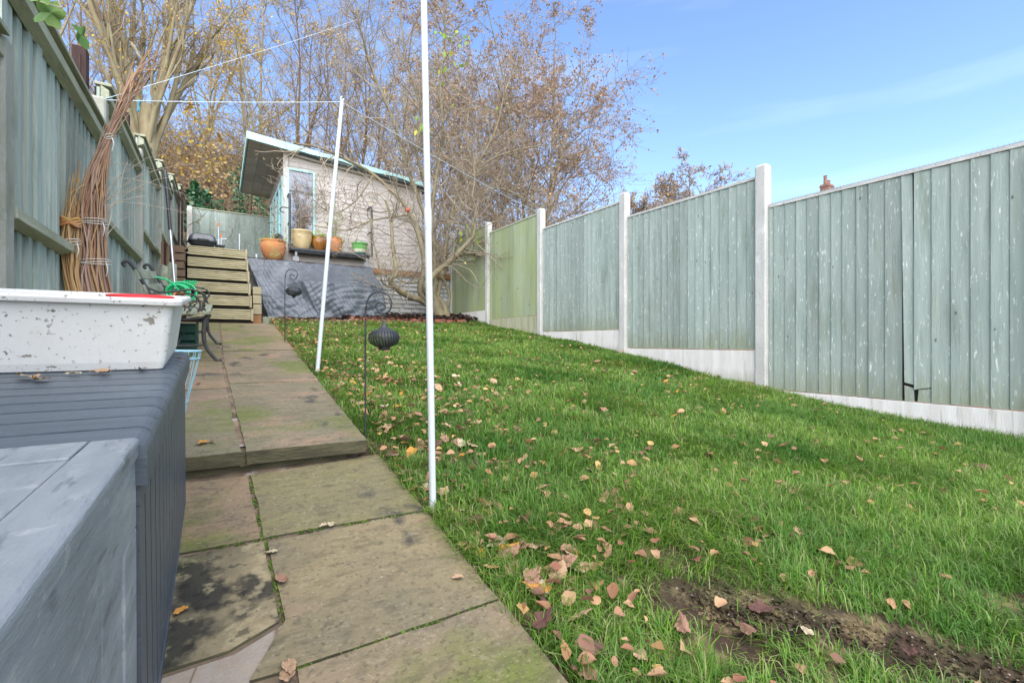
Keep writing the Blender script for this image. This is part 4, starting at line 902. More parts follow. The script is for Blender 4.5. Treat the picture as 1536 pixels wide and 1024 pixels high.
wl = bundle('willow_bundle', 'tall bundle of reddish brown rods tied with string against the left fence', [(-.53, Yb, -.24, .10), bc(141,436,21), bc(138,380,17), bc(138,320,17), bc(146,262,12), bc(163,207,4.5), bc(187,155,6), bc(212,112,10), bc(236,80,18)], 80, 'rod', .0072, seed=2,
    strings=[bc(163,207,5.5), bc(138,335,18), bc(141,395,20)])
g = random.Random(5); mb = MB(); C0 = Vector(wl.location)
for i in range(26):                               # loose arching twigs that escape the tall bundle
    p = Vector(bc(g.uniform(138,160), g.uniform(230,360), 0)[:3]); a = Vector((g.uniform(-.25,.45), g.uniform(-.1,.3), g.uniform(.2,1))).normalized(); l = g.uniform(.25,.75)
    pts = [p-C0]; d = a
    for k in range(6): d = (d+Vector((g.gauss(.05,.12), g.gauss(.0,.1), g.gauss(-.10,.12)))).normalized(); pts.append(pts[-1]+d*l/6)
    mb.tube(pts, [.0028*(1-.12*k) for k in range(7)], 4, False)
obj('loose_twigs', mb, Mt['rod_grey'], wl)
wl2 = bundle('willow_bundle', 'shorter bundle of tan rods with an orange tie leaning left of the tall bundle', [(-.60, Yb-.05, -.24, .07), bc(110,436,9,Yb-.1), bc(105,380,10,Yb-.1), bc(106,335,9,Yb-.1), bc(113,290,7,Yb-.1), bc(121,262,5,Yb-.1)], 50, 'rod_tan', .006, seed=3,
    strings=[bc(105,365,11,Yb-.1)])
p = bc(106,333,10,Yb-.1); mb = MB(); Cw = Vector(wl2.location)
for q in range(4): mb.tube([(p[0]+p[3]*math.cos(b)-Cw[0], p[1]+p[3]*.9*math.sin(b)-Cw[1], p[2]+.011*q-.02+.008*math.sin(3*b+q)-Cw[2]) for b in [2*math.pi*j/18 for j in range(18)]], .008, 6, closed=True)
obj('cloth_tie', mb, Mt['terra'], wl2, smooth=True)

# ------------------------------------------------------------ line props, washing line, pegs
def prop(name, base, top, r, joint, label):
    t = thing(name, label, 'line pole', base, 0, 'white washing line poles'); B = Vector(base); T = Vector(top)-B
    mb = MB(); mb.tube([(0,0,-.1), T*joint], r, 16); obj('lower_tube', mb, Mt['white'], t, smooth=True)
    mb = MB(); mb.tube([T*(joint), T], r*.94, 16); obj('upper_tube', mb, Mt['white'], t, smooth=True)
    mb = MB(); mb.tube([T*(joint-.012), T*(joint-.01), T*(joint+.022), T*(joint+.024)], [r*1.01, r*1.09, r*1.09, r*.95], 16); obj('collar', mb, Mt['white'], t, smooth=True)
    return t, T
P0 = at(650, 766, 1.60); P1 = at(642, 335, 1.60); TT = P0+(P1-P0)*1.0; d_ = (P1-P0)/(P1-P0)[2]
top = P0+d_*2.30
t, T = prop('line_pole', tuple(P0), tuple(top), .0125, float((P1-P0)[2]/2.30), 'tall white line pole nearest the camera, rising from the path edge out of the photo')
mb = MB(); mb.tube([T, T+Vector((0,0,.05)), T+Vector((.03,0,.07))], .006, 8); obj('hook', mb, Mt['metal'], t)
Q0 = at(474, 562, 4.05); Q1 = at(513, 153, 4.05)
t, T = prop('line_pole', tuple(Q0), tuple(Q1), .0165, .49, 'leaning white line pole farther up the lawn edge that props the washing line')
mb = MB(); mb.tube([T, T+Vector((-.012,0,.03)), T+Vector((.0,0,.045))], .005, 8); mb.tube([T, T+Vector((.015,0,.03))], .005, 8); obj('hook', mb, Mt['wire'], t)
wlm = MB(); A = np.array([-.74, 4.56, 1.79]); F_ = np.array([4.73, 6.66, 2.27])
sag = lambda a, b, s, n=16: [tuple(np.array(a)+(np.array(b)-np.array(a))*i/n-np.array([0,0,s*4*(i/n)*(1-i/n)])) for i in range(n+1)]
Aa = at(152, 150, 4.56)
wlm.tube(sag(Aa, Q1, .01), .0026, 6); wlm.tube(sag(Q1, F_, .03), .0026, 6)
B1 = (Aa[0], Aa[1], Aa[2]); wlm.tube(sag(B1, tuple(at(535, 30, 9.0)), .02), .0022, 6)
wlm.tube([tuple(np.array(B1)+np.array([.02*math.cos(a), 0, .02*math.sin(a)])) for a in [2*math.pi*i/14 for i in range(14)]], .006, 6, closed=True)
tag(obj('washing_line', wlm, Mt['wire'], world=True), 'thin pale washing line strung between the two fences over the leaning pole', 'washing line')
pp = at(208, 158, 4.52); mb = MB(); mb.bar((pp[0]-.006, pp[1], pp[2]+.04), (pp[0]+.004, pp[1], pp[2]-.045), .012, .008); mb.bar((pp[0]+.008, pp[1], pp[2]+.04), (pp[0]-.008, pp[1]+.006, pp[2]-.045), .012, .008)
tag(obj('clothes_peg', mb, Mt['peg'], world=True), 'small blue clothes peg clipped on the washing line near the left fence', 'peg')

# ------------------------------------------------------------ shepherd hooks with lanterns
def hook(base, s, label):
    t = thing('garden_hook', label, 'garden hook', base, -YAW, 'hooked stakes along the path edge')
    px = [(178,1040),(178,300),(183,200),(190,165),(205,140),(225,125),(250,120),(280,125),(305,142),(320,170),(318,205),(303,228),(280,238),(255,230),(238,212),(236,192),(250,178),(270,182),(288,198)]
    mb = MB(); mb.tube(spl([((x-178)/1156*s, 0, (995-y)/1156*s) for x, y in px], 4), .0043*s, 8); obj('stake', mb, Mt['metal'], t, smooth=True); return t
def lantern(base, s, label):
    e = thing('lantern', label, 'lantern', base, -YAW+.3, 'pierced metal lanterns on the hooks')
    f = s/1156
    mb = MB(); mb.tube([(0,0,.0), (0,0,-28*f)], .0018*s, 6); mb.tube([(9*f*math.cos(a),0,-32*f+9*f*math.sin(a)) for a in [2*math.pi*i/12 for i in range(12)]], .0015*s, 5, closed=True); obj('chain', mb, Mt['metal'], e)
    mb = MB(); mb.lathe([(4*f,-40*f),(7*f,-46*f),(11*f,-62*f),(22*f,-78*f),(40*f,-88*f),(52*f,-92*f)], 32, cap=True); obj('cap', mb, Mt['metal'], e, smooth=True)
    prof = [(50,92),(66,100),(77,112),(82,126),(82,140),(78,154),(68,166),(52,176),(36,182),(30,184)]
    mb = MB(); n = 30
    fine = [Vector((p[0]*f, 0, -p[1]*f)) for p in prof]; fine = spl(fine, 2); k = len(fine)
    for i in range(k-1):
        for j in range(n):
            a0, a1 = 2*math.pi*j/n, 2*math.pi*(j+1)/n
            c = [Vector((fine[q].x*math.cos(a), fine[q].x*math.sin(a), fine[q].z)) for q, a in ((i,a0),(i,a1),(i+1,a1),(i+1,a0))]
            m_ = sum(c, Vector())/4
            if 1 < i < k-3:
                w_ = .66 if (i+j) % 2 else .50
                inn = [m_+(p-m_)*w_ for p in c]; mb.add(c+inn, [(0,1,5,4),(1,2,6,5),(2,3,7,6),(3,0,4,7)])
            else: mb.add(c, [(0,1,2,3)])
    obj('pierced_body', mb, Mt['metal'], e, solid=.0012*s)
    mb = MB(); mb.lathe([(30*f,-182*f),(31*f,-198*f),(28*f,-200*f)], 28) if s < 1.1 else mb.lathe([(30*f,-182*f),(18*f,-196*f),(4*f,-212*f)], 28); obj('foot', mb, Mt['metal'], e, smooth=True)
S0 = np.array([.583, 2.23, -.475]); S0[2] = float(gz(.6, 2.23))+.0
hook(tuple(S0), 1.0, 'black hooked stake nearest the camera at the path edge carrying a lantern')
rt = np.array([CO, -SI, 0])
lantern(tuple(S0+rt*(102/1156)+np.array([0,0,757/1156])), 1.0, 'larger looking black pierced lantern hanging from the nearest hooked stake')
S1 = np.array([.63, 5.9, float(gz(.6, 5.9))])
hook(tuple(S1), 1.15, 'black hooked stake farther away near the tarpaulin carrying a lantern')
lantern(tuple(S1+rt*(102/1156*1.15)+np.array([0,0,757/1156*1.15])), 1.18, 'smaller looking black pierced lantern with a pointed base in front of the tarpaulin')

# ------------------------------------------------------------ brick edging, planting bed
bed = MB()
def bedf(u, v):
    x = .9+(4.72-.9)*u; yf = 9.35-.55*ss((x-2.6)/1.4)+.15*ss((x-4.2)/.5); y = yf+(10.33-yf)*v
    return (x, y, float(gz(x, y))+.045+.03*math.sin(3.1*v)+.012*math.sin(x*9+y*7))
bed.grid(bedf, 60, 12); tag(obj('planting_bed', bed, Mt['mulch'], smooth=True), kind='structure')
bm_ = MB(); bm_.box(-.105, .105, -.05, .05, -.03, .062)
b0 = None; xs = []; x = 2.25; i = 0
while x < 4.35:
    yf = 9.35-.55*ss((x-2.6)/1.4)+.15*ss((x-4.2)/.5)-.03
    if b0 is None: b0 = obj('brick', bm_, Mt['brick'], bevel=.006); o = b0
    else: o = b0.copy(); COL.objects.link(o)
    dy = 9.35-.55*ss((x+.1-2.6)/1.4)+.15*ss((x+.1-4.2)/.5)-.03-yf
    o.location = (x, yf, float(gz(x, yf))+.02+R(-.01,.01)); o.rotation_euler = (R(-.08,.08), R(-.06,.06), math.atan2(dy, .1)+R(-.08,.08)); xs.append(o); x += .222
for i, o in enumerate(xs): tag(o, 'weathered red brick in the low row edging the planting bed under the tree', 'brick', 'bricks edging the planting bed')
# ------------------------------------------------------------ fallen leaves
def leaf_proto(seed, lobes):
    g = random.Random(seed); n = 22; pts = []
    for i in range(n):
        a = 2*math.pi*i/n; r = .5*(1+.10*math.sin(lobes*a+g.uniform(0,1))+.09*g.uniform(-1,1))*(1-.22*abs(math.sin(a)))
        if i == 0: r *= 1.22
        pts.append((r*math.cos(a), r*math.sin(a)))
    cu, cv, ph = g.uniform(.4,1.3), g.uniform(-.5,.5), g.uniform(0,6)
    zf = lambda x, y: cu*y*y+cv*x*x*.5+.10*math.sin(6*x+ph)*y+.05*math.sin(9*y+ph)
    vs = [(x, y, zf(x, y)+.04*math.sin(i*2.4)) for i, (x, y) in enumerate(pts)]+[(x*.5, y*.5, zf(x*.5, y*.5)) for x, y in pts]+[(0, 0, -.03)]
    fs = [(i, (i+1) % n, n+(i+1) % n, n+i) for i in range(n)]+[(n+i, n+(i+1) % n, 2*n) for i in range(n)]
    return vs, fs
protos = [leaf_proto(20+i, [3, 5, 5, 3, 7, 2][i]) for i in range(6)]
fl_meshes = {}
for k_ in FL:
    for i, (vs, fs) in enumerate(protos):
        me = bpy.data.meshes.new('fallen_leaf'); me.from_pydata(vs, [], fs); me.materials.append(Mt['fl_'+k_]); me.update(); fl_meshes[k_, i] = me
MARK = [((.72,1.60),'round the foot of the tall near line pole'), ((.66,2.25),'by the nearest hooked stake'), ((.80,.95),'beside the nearest stretch of path edge'), ((1.35,.65),'around the worn strip of soil'),
    ((4.5,1.6),'below the split fence panel'), ((2.4,1.2),'in the open grass at the right foreground'), ((1.5,1.7),'in the middle foreground of the lawn'), ((2.2,3.2),'in the middle of the lawn'), ((.9,3.6),'by the foot of the leaning white pole'), ((4.3,3.8),'near the second concrete post'), ((1.4,.2),'at the bottom edge of the photo')]
def put_leaf(x, y, z, s, k_, i, label, rot=None):
    o = bpy.data.objects.new('fallen_leaf', fl_meshes[k_, i]); COL.objects.link(o); o.location = (x, y, z)
    o.scale = (s*R(1.0,1.25), s*R(.75,1.0), s); o.rotation_euler = rot or (R(-.5,.5)+(math.pi if random.random() < .4 else 0), R(-.5,.5), R(0, 6.28))
    tag(o, label, 'leaf', 'fallen leaves on the lawn'); return o
cols = ['tan']*8+['pinkish brown']*6+['orange']*2+['dark brown']*3+['cream']*2
cnt = 0; rl_ = np.random.default_rng(12)
pts_l = []
while cnt < 282:
    u = random.random()
    if u < .34: x = .66+abs(rl_.normal(0, .16)); y = R(.75, 3.4)
    elif u < .66: x = .7+abs(rl_.normal(0, .6)); y = R(.5, 3.6)
    else: x = R(.7, 4.5); y = R(.1, 4.6)
    if x > 4.6 or x < float(pathx(y))+.01: continue
    if y < 1.0 and random.random() < .3: continue
    k_ = random.choice(cols); i = random.randrange(6); s = R(.040, .072)
    zone = min(MARK, key=lambda q: math.hypot(q[0][0]-x, q[0][1]-y))[1]
    put_leaf(x, y, float(gz(x, y))+R(.018, .045), s, k_, i, f'{k_} dry fallen leaf lying {zone}'); cnt += 1
for (u, v, s, k_) in ((497,789,.036,'cream'),(485,791,.030,'cream'),(408,830,.026,'cream'),(422,871,.042,'pinkish brown'),(434,1003,.045,'tan'),(430,1018,.04,'tan'),(272,919,.03,'orange'),(687,868,.03,'tan')):
    p = low(u, v); put_leaf(p[0], p[1], p[2]+.008, s, k_, random.randrange(6), f'small {k_} leaf lying on the bare stone path', (R(-.15,.15), R(-.15,.15), R(0,6)))
for (u, v, s, k_) in ((304,666,.05,'orange'),(318,665,.03,'tan'),(297,577,.035,'pinkish brown'),(356,524,.03,'tan'),(300,500,.05,'dark brown'),(306,527,.04,'tan')):
    p = upp(u, v); put_leaf(p[0], p[1], p[2]+.008, s, k_, random.randrange(6), f'small {k_} leaf lying on the upper stone path', (R(-.2,.2), R(-.2,.2), R(0,6)))
for (x, y, s, k_) in ((-.36,1.44,.05,'tan'),(-.33,1.40,.035,'orange'),(-.29,1.47,.028,'cream'),(-.25,1.49,.042,'tan'),(-.235,1.47,.03,'dark brown'),(-.10,1.70,.02,'pinkish brown'),(-.17,1.52,.03,'dark brown')):
    q = onlid(x, y, .009); put_leaf(q[0], q[1], q[2], s, k_, random.randrange(6), f'{k_} dry leaf on the grey box lid beside the white tub', (R(-.15,.15)+.1, R(-.1,.1), R(0,6)))
def litter(name, n, fx, size, m, label, seed, kind='stuff'):
    g = np.random.default_rng(seed); p = fx(g, n); d = g.normal(0, 1, (n, 3)); d[:,2] *= .28; d /= np.linalg.norm(d, axis=1)[:,None]
    up = g.normal(0, .35, (n, 3))+np.array([0,0,1]); s = np.cross(d, up); s /= np.linalg.norm(s, axis=1)[:,None]; nn = np.cross(s, d)
    L_ = (size*g.uniform(.5, 1.4, n))[:,None]; cu = g.uniform(.0, .3, n)[:,None]
    fo = g.uniform(.1, .8, n)[:,None]; bd = g.uniform(-.35, .5, n)[:,None]; J = lambda: g.uniform(.8, 1.2, n)[:,None]
    mid = [p-d*L_*.5+nn*L_*bd*.25, p-d*L_*.18, p+d*L_*.15, p+d*L_*.55*J()+nn*L_*bd*.35]
    def side(sg_): return [p-d*L_*.36*J()+sg_*s*L_*.22*J()+nn*L_*fo*.22, p-d*L_*.10*J()+sg_*s*L_*.38*J()+nn*L_*fo*.38, p+d*L_*.20*J()+sg_*s*L_*.30*J()+nn*L_*fo*.30*J(), p+d*L_*.40*J()+sg_*s*L_*.15*J()+nn*L_*fo*.15]
    V = np.stack(mid+side(1)+side(-1), 1).reshape(-1, 3); k = np.arange(n)*12
    Q = np.concatenate([np.stack([k+a, k+b, k+c, k+e], 1) for a, b, c, e in ((0,1,5,4),(1,2,6,5),(2,3,7,6),(1,0,8,9),(2,1,9,10),(3,2,10,11))])
    tag(link(name, npmesh(name, V, Q), Mt[m] if isinstance(m, str) else m), label, 'leaves', kind=kind)
def fx1(g, n):
    x = np.where(g.random(n) < .55, .62+np.abs(g.normal(0, .65, n)), g.uniform(.62, 4.7, n)); x = np.clip(x, .62, 4.7); y = .5+8.8*g.random(n)**1.15; x = np.maximum(x, pathx(y)+.01); z = gz(x, y)+g.uniform(.022, .052, n); z = np.where((bare(x, y) < .16) & (g.random(n) < .9), z-.3, z)
    return np.stack([x, y, z], 1)
litter('leaf_scatter', 2500, fx1, .038, 'lf_dead', 'countless small brown fallen leaves scattered through the lawn grass', 31)
def fx2(g, n):
    x = g.uniform(2.0, 4.7, n); y = np.minimum(9.35-.5*np.clip((x-2.6)/1.4, 0, 1)+g.uniform(-.15, .95, n), 10.28); return np.stack([x, y, gz(x, y)+.06+g.uniform(0, .05, n)], 1)
litter('bed_litter', 1500, fx2, .06, 'mulch', 'dark wet leaf litter heaped in the bed under the apple tree', 32)
def fx4(g, n):
    x = g.uniform(.8, 4.6, n); y = 9.35-g.gamma(1.2, .35, n); y = np.clip(y, 7.5, 9.4); return np.stack([x, y, gz(x, y)+g.uniform(.02, .05, n)], 1)
litter('bed_edge_litter', 450, fx4, .055, 'lf_rust', 'brown leaves drifted along the top end of the lawn', 34)
def fx3(g, n):
    x = g.uniform(-14, 26, n); y = g.uniform(14.8, 33, n); return np.stack([x, y, ter(x, y)+.0+g.uniform(0, .10, n)], 1)
litter('bank_litter', 26000, fx3, .16, 'lf_rust', 'brown leaf litter covering the wooded bank behind the garden', 33)
# pale gravel crumbs on the worn soil
def fx5(g, n):
    t = g.random(n); x = np.interp(t, [0, .33, .66, 1], [1.17, 1.32, 1.52, 1.68])+g.normal(0, .05, n); y = np.interp(t, [0, .33, .66, 1], [.82, .68, .40, .08])+g.normal(0, .05, n)
    return np.stack([x, y, gz(x, y)+.006], 1)
litter('grit', 420, fx5, .005, 'cement', 'pale grit crumbs scattered over the worn strip of soil at the near right', 35)
# soil crumbs
litter('soil_crumbs', 3500, lambda g, n: (lambda p: np.stack([p[:,0]+g.normal(0,.05,n), p[:,1]+g.normal(0,.05,n), gz(p[:,0], p[:,1])+.004], 1))(fx5(g, n)), .012, 'soil', 'loose dark crumbs of earth on the worn strip at the near right', 36)

# ------------------------------------------------------------ trees
def tubes_np(P, Rr, m):
    n, k, _ = P.shape; T = np.gradient(P, axis=1); T /= np.linalg.norm(T, axis=2, keepdims=True)+1e-9
    ref = np.where(np.abs(T[..., 2:3]) > .9, np.array([1., 0, 0]), np.array([0, 0, 1.])); U = np.cross(T, ref); U /= np.linalg.norm(U, axis=2, keepdims=True)+1e-9; W = np.cross(T, U)
    a = 2*np.pi*np.arange(m)/m; V = P[:,:,None,:]+(U[:,:,None,:]*np.cos(a)[None,None,:,None]+W[:,:,None,:]*np.sin(a)[None,None,:,None])*Rr[:,:,None,None]
    b = (np.arange(n)*k*m)[:,None,None]; i = np.arange(k-1)[None,:,None]; j = np.arange(m)[None,None,:]; j2 = (j+1) % m
    Q = np.stack([b+i*m+j, b+i*m+j2, b+(i+1)*m+j2, b+(i+1)*m+j], -1).reshape(-1, 4)
    return V.reshape(-1, 3), Q
def grow(g, S, D, Ln, k, wander, up):
    n = len(S); P = np.zeros((n, k, 3)); P[:,0] = S; D = D/np.linalg.norm(D, axis=1, keepdims=True)
    for i in range(1, k):
        D = D+g.normal(0, wander, (n, 3))+np.array([0, 0, up]); D /= np.linalg.norm(D, axis=1, keepdims=True); P[:,i] = P[:,i-1]+D*(Ln/(k-1))[:,None]
    return P
def sprout(g, P, Rr, per, ang, smin=.15, smax=1.0):
    n, k, _ = P.shape; idx = np.repeat(np.arange(n), per); s = g.uniform(smin, smax, len(idx))*(k-1); i = np.minimum(s.astype(int), k-2); f = (s-i)[:,None]
    a, b = P[idx, i], P[idx, i+1]; S = a*(1-f)+b*f; T = b-a; T /= np.linalg.norm(T, axis=1, keepdims=True)+1e-9
    r = Rr[idx, i]*(1-f[:,0])+Rr[idx, i+1]*f[:,0]; q = g.normal(0, 1, (len(idx), 3)); q -= T*(q*T).sum(1, keepdims=True); q /= np.linalg.norm(q, axis=1, keepdims=True)
    an = (ang*g.uniform(.6, 1.4, len(idx)))[:,None]; return S, T*np.cos(an)+q*np.sin(an), r, s/(k-1)
def taper(r0, k, e=.25): return r0[:,None]*np.linspace(1, e, k)[None,:]
def tree_meshes(seed, H, stems_, spread, nl, levels, r0, leaves, lsize, twig_r, lean=(0,0), clump=None, base_split=.12, upt=.03, limb=.42, kk=8, ang1=.9, droop=0):
    """returns (trunk mesh, crown mesh); crown = twigs (slot 0) + leaves (slot 1)"""
    g = np.random.default_rng(seed)
    TV, TQ, CV, CQ = [], [], [], []; tb_, cb_ = 0, 0
    a = g.uniform(0, 6.28, stems_); sp = g.uniform(.2, 1, stems_)*spread if stems_ > 1 else np.array([.03])
    D = np.stack([np.cos(a)*sp+lean[0], np.sin(a)*sp+lean[1], np.ones(stems_)], 1)
    base = np.zeros((stems_, 3))
    if stems_ > 1:
        tk = np.array([[[0,0,-.4],[0,.03,H*base_split*.5],[.02,0,H*base_split],[.02,0,H*base_split*1.15]]]); rr0 = np.array([[r0*1.25, r0, r0*1.05, r0*.7]])
        v, q = tubes_np(tk, rr0, 10); TV.append(v); TQ.append(q+tb_); tb_ += len(v)
        base[:,2] = H*base_split*g.uniform(.75, 1, stems_); base[:,:2] = np.stack([np.cos(a), np.sin(a)], 1)*r0*.55
        rs = r0*g.uniform(.28, .5, stems_)
    else: base[0,2] = -.4; rs = np.array([r0])
    P = grow(g, base, D, H*(1-base[:,2]/H)*g.uniform(.75, 1, stems_), 14, .045, .02); Rr = taper(rs, 14, .18)
    v, q = tubes_np(P, Rr, 8); TV.append(v); TQ.append(q+tb_); tb_ += len(v)
    S, D, r, s = sprout(g, P, Rr, nl, ang1, base_split if stems_ == 1 else .1, .98)
    Ln = H*limb*(1-.55*s)*g.uniform(.5, 1.1, len(S)); P = grow(g, S, D, Ln, 9, .11, upt); Rr = taper(np.minimum(r*.62, H*.012), 9, .2)
    v, q = tubes_np(P, Rr, 5); TV.append(v); TQ.append(q+tb_); tb_ += len(v)
    tips = []
    for li, (per, fr) in enumerate(levels):
        S, D, r, s = sprout(g, P, Rr, per, .75, .12, 1.0)
        base_len = np.repeat(np.linalg.norm(P[:,-1]-P[:,0], axis=1), per)
        Ln = np.maximum(base_len*fr*g.uniform(.5, 1.2, len(S)), .25); last = li == len(levels)-1; k = 4 if last else 6
        P = grow(g, S, D, Ln, k, .16, upt-(droop if last else 0)); Rr = taper(np.maximum(r*.55, twig_r), k, .45); Rr = np.maximum(Rr, twig_r*.7)
        v, q = tubes_np(P, Rr, 3); CV.append(v); CQ.append(q+cb_); cb_ += len(v); tips.append(P[:, 1:].reshape(-1, 3))
    nt_ = sum(len(q) for q in CQ)
    L_ = np.concatenate(tips[-1:]); 
    if leaves:
        pp = L_[g.integers(0, len(L_), leaves)]+g.normal(0, .04, (leaves, 3))
        n = leaves; d = g.normal(0, 1, (n, 3)); d[:,2] -= .5; d /= np.linalg.norm(d, axis=1)[:,None]; s_ = np.cross(d, g.normal(0, 1, (n, 3))); s_ /= np.linalg.norm(s_, axis=1)[:,None]
        ll = (lsize*g.uniform(.6, 1.4, n))[:,None]; V = np.stack([pp, pp+d*ll*.5+s_*ll*.33, pp+d*ll, pp+d*ll*.5-s_*ll*.33], 1).reshape(-1, 3)
        k = cb_+np.arange(n)*4; CV.append(V); CQ.append(np.stack([k, k+1, k+2, k+3], 1))
    Q = np.concatenate(CQ); mi = np.zeros(len(Q), int); mi[nt_:] = 1
    return npmesh('trunk', np.concatenate(TV), np.concatenate(TQ)), npmesh('crown', np.concatenate(CV), Q, qm=mi)
def plant(name, meshes, bark, twig, leaf, loc, label, cat='tree', rz=0, sc=1, group=None):
    tm, cm = meshes
    if not tm.materials:
        tm.materials.append(Mt[bark]); cm.materials.append(Mt[twig]); cm.materials.append(Mt[leaf]); tm.polygons.foreach_set('use_smooth', np.ones(len(tm.polygons), bool))
    t = thing(name, label, cat, loc, rz, group); t.scale = (sc, sc, sc)
    for nm, me in (('trunk', tm), ('crown', cm)):
        o = bpy.data.objects.new(nm, me); COL.objects.link(o); o.parent = t
    return t
# kinds of tree on the bank
poll = tree_meshes(1, 10.5, 14, .36, 9, ((5, .42), (5, .5)), .19, 1500, .075, .006, base_split=.36, upt=.10, limb=.24, ang1=.5)
gold = tree_meshes(2, 12, 4, .35, 12, ((8, .5), (6, .5)), .15, 4200, .09, .006, base_split=.1, upt=.06, limb=.34)
thin = tree_meshes(3, 13, 3, .28, 13, ((7, .5), (6, .5)), .13, 1300, .08, .006, base_split=.06, upt=.08, limb=.30)
thin2 = tree_meshes(4, 11, 5, .45, 11, ((7, .5), (6, .5)), .13, 1400, .08, .0062, base_split=.08, upt=.05, limb=.34)
wide = tree_meshes(5, 12.5, 7, .70, 20, ((9, .5), (9, .48)), .17, 32000, .085, .006, base_split=.10, upt=.02, limb=.38, ang1=1.0, droop=.02)
rust = tree_meshes(6, 5.0, 5, .60, 12, ((7, .5), (5, .5)), .08, 2200, .11, .012, base_split=.1, upt=.04, limb=.45)
def tz(x, y): return float(ter(x, y))-.15
plant('pollard_tree', poll, 'bark_y', 'twig_w', 'lf_gold', (-1.55, 14.6, tz(-1.55, 14.6)+.1), 'thick brown pollard trunk with a fan of straight yellow green stems behind the left fence', rz=.4)
plant('tree', gold, 'bark_y', 'twig_w', 'lf_gold', (-5.2, 17.5, tz(-5.2, 17.5)), 'slender pale stemmed tree farthest left, rising over the first fence panel', rz=1.0, sc=.95, group='bare autumn trees on the bank')
G = 'bare autumn trees on the bank'
plant('tree', thin, 'bark_d', 'twig_w', 'lf_gold', (-3.6, 21, tz(-3.6, 21)), 'thin many twigged tree between the farthest left tree and the pollard', rz=2, sc=.9, group=G)
plant('tree', gold, 'bark_y', 'twig_w', 'lf_gold', (1.2, 20.5, tz(1.2, 20.5)), 'tree with the most bright yellow leaves, right beside the pollard stems', rz=3.1, sc=.95, group=G)
plant('tree', thin2, 'bark_d', 'twig', 'lf_orange', (2.6, 17.0, tz(2.6, 17.0)), 'dark bare tree directly above the left corner of the shed roof', rz=.7, sc=.85, group=G)
plant('tree', thin, 'bark_d', 'twig_w', 'lf_gold', (4.6, 19.5, tz(4.6, 19.5)), 'tall narrow bare tree above the middle of the shed roof', rz=4.4, sc=1.0, group=G)
plant('tree', thin2, 'bark_d', 'twig_w', 'lf_orange', (6.6, 23.5, tz(6.6, 23.5)), 'bare tree behind the top of the leaning white pole', rz=5.2, sc=1.0, group=G)
plant('tree', thin2, 'bark_d', 'twig_w', 'lf_orange', (6.4, 17.0, tz(6.4, 17.0)), 'bushy orange tinted tree between the two white poles above the shed', rz=2.9, sc=.9, group=G)
plant('tree', thin, 'bark_d', 'twig_w', 'lf_orange', (9.5, 20.5, tz(9.5, 20.5)), 'tall orange tinted tree just behind the tallest white pole', rz=1.3, sc=1.0, group=G)
plant('tree', gold, 'bark_d', 'twig_w', 'lf_gold', (-.6, 26, tz(-.6, 26)), 'distant bare tree at the top of the bank behind the pollard', rz=5.0, sc=.9, group=G)
plant('tree', thin2, 'bark_d', 'twig_w', 'lf_orange', (3.4, 26.5, tz(3.4, 26.5)), 'distant bare tree at the top of the bank behind the shed ridge', rz=1.9, sc=.9, group=G)
plant('tree', gold, 'bark_d', 'twig_w', 'lf_gold', (8.9, 27.5, tz(8.9, 27.5)), 'distant bare tree at the top of the bank between the white poles', rz=3.9, sc=.9, group=G)
plant('tree', thin, 'bark_d', 'twig_w', 'lf_orange', (13.5, 25.5, tz(13.5, 25.5)), 'distant slim tree behind the left side of the widest crown', rz=.2, sc=.8, group=G)
plant('tree', wide, 'bark', 'twig_w', 'lf_rust', (10.3, 14.8, tz(10.3, 14.8)-.3), 'wide crowned tree with clustered rust brown leaves against the open blue sky', rz=.5, sc=.98)
plant('tree', thin2, 'bark', 'twig', 'lf_rust', (8.0, 13.2, tz(8, 13.2)-.2), 'lower tangled grey brown tree in front of the widest crown', rz=4.1, sc=.55)
plant('small_tree', rust, 'bark_d', 'twig', 'lf_rust', (20.5, 15.2, 3.6), 'small round tree with dark rust leaves showing above the right fence', rz=0, sc=1.12)
plant('small_tree', rust, 'bark_d', 'twig', 'lf_rust', (16.6, 15.6, 2.2), 'low pale tree left of the small round rust tree above the right fence', rz=2, sc=1.0)
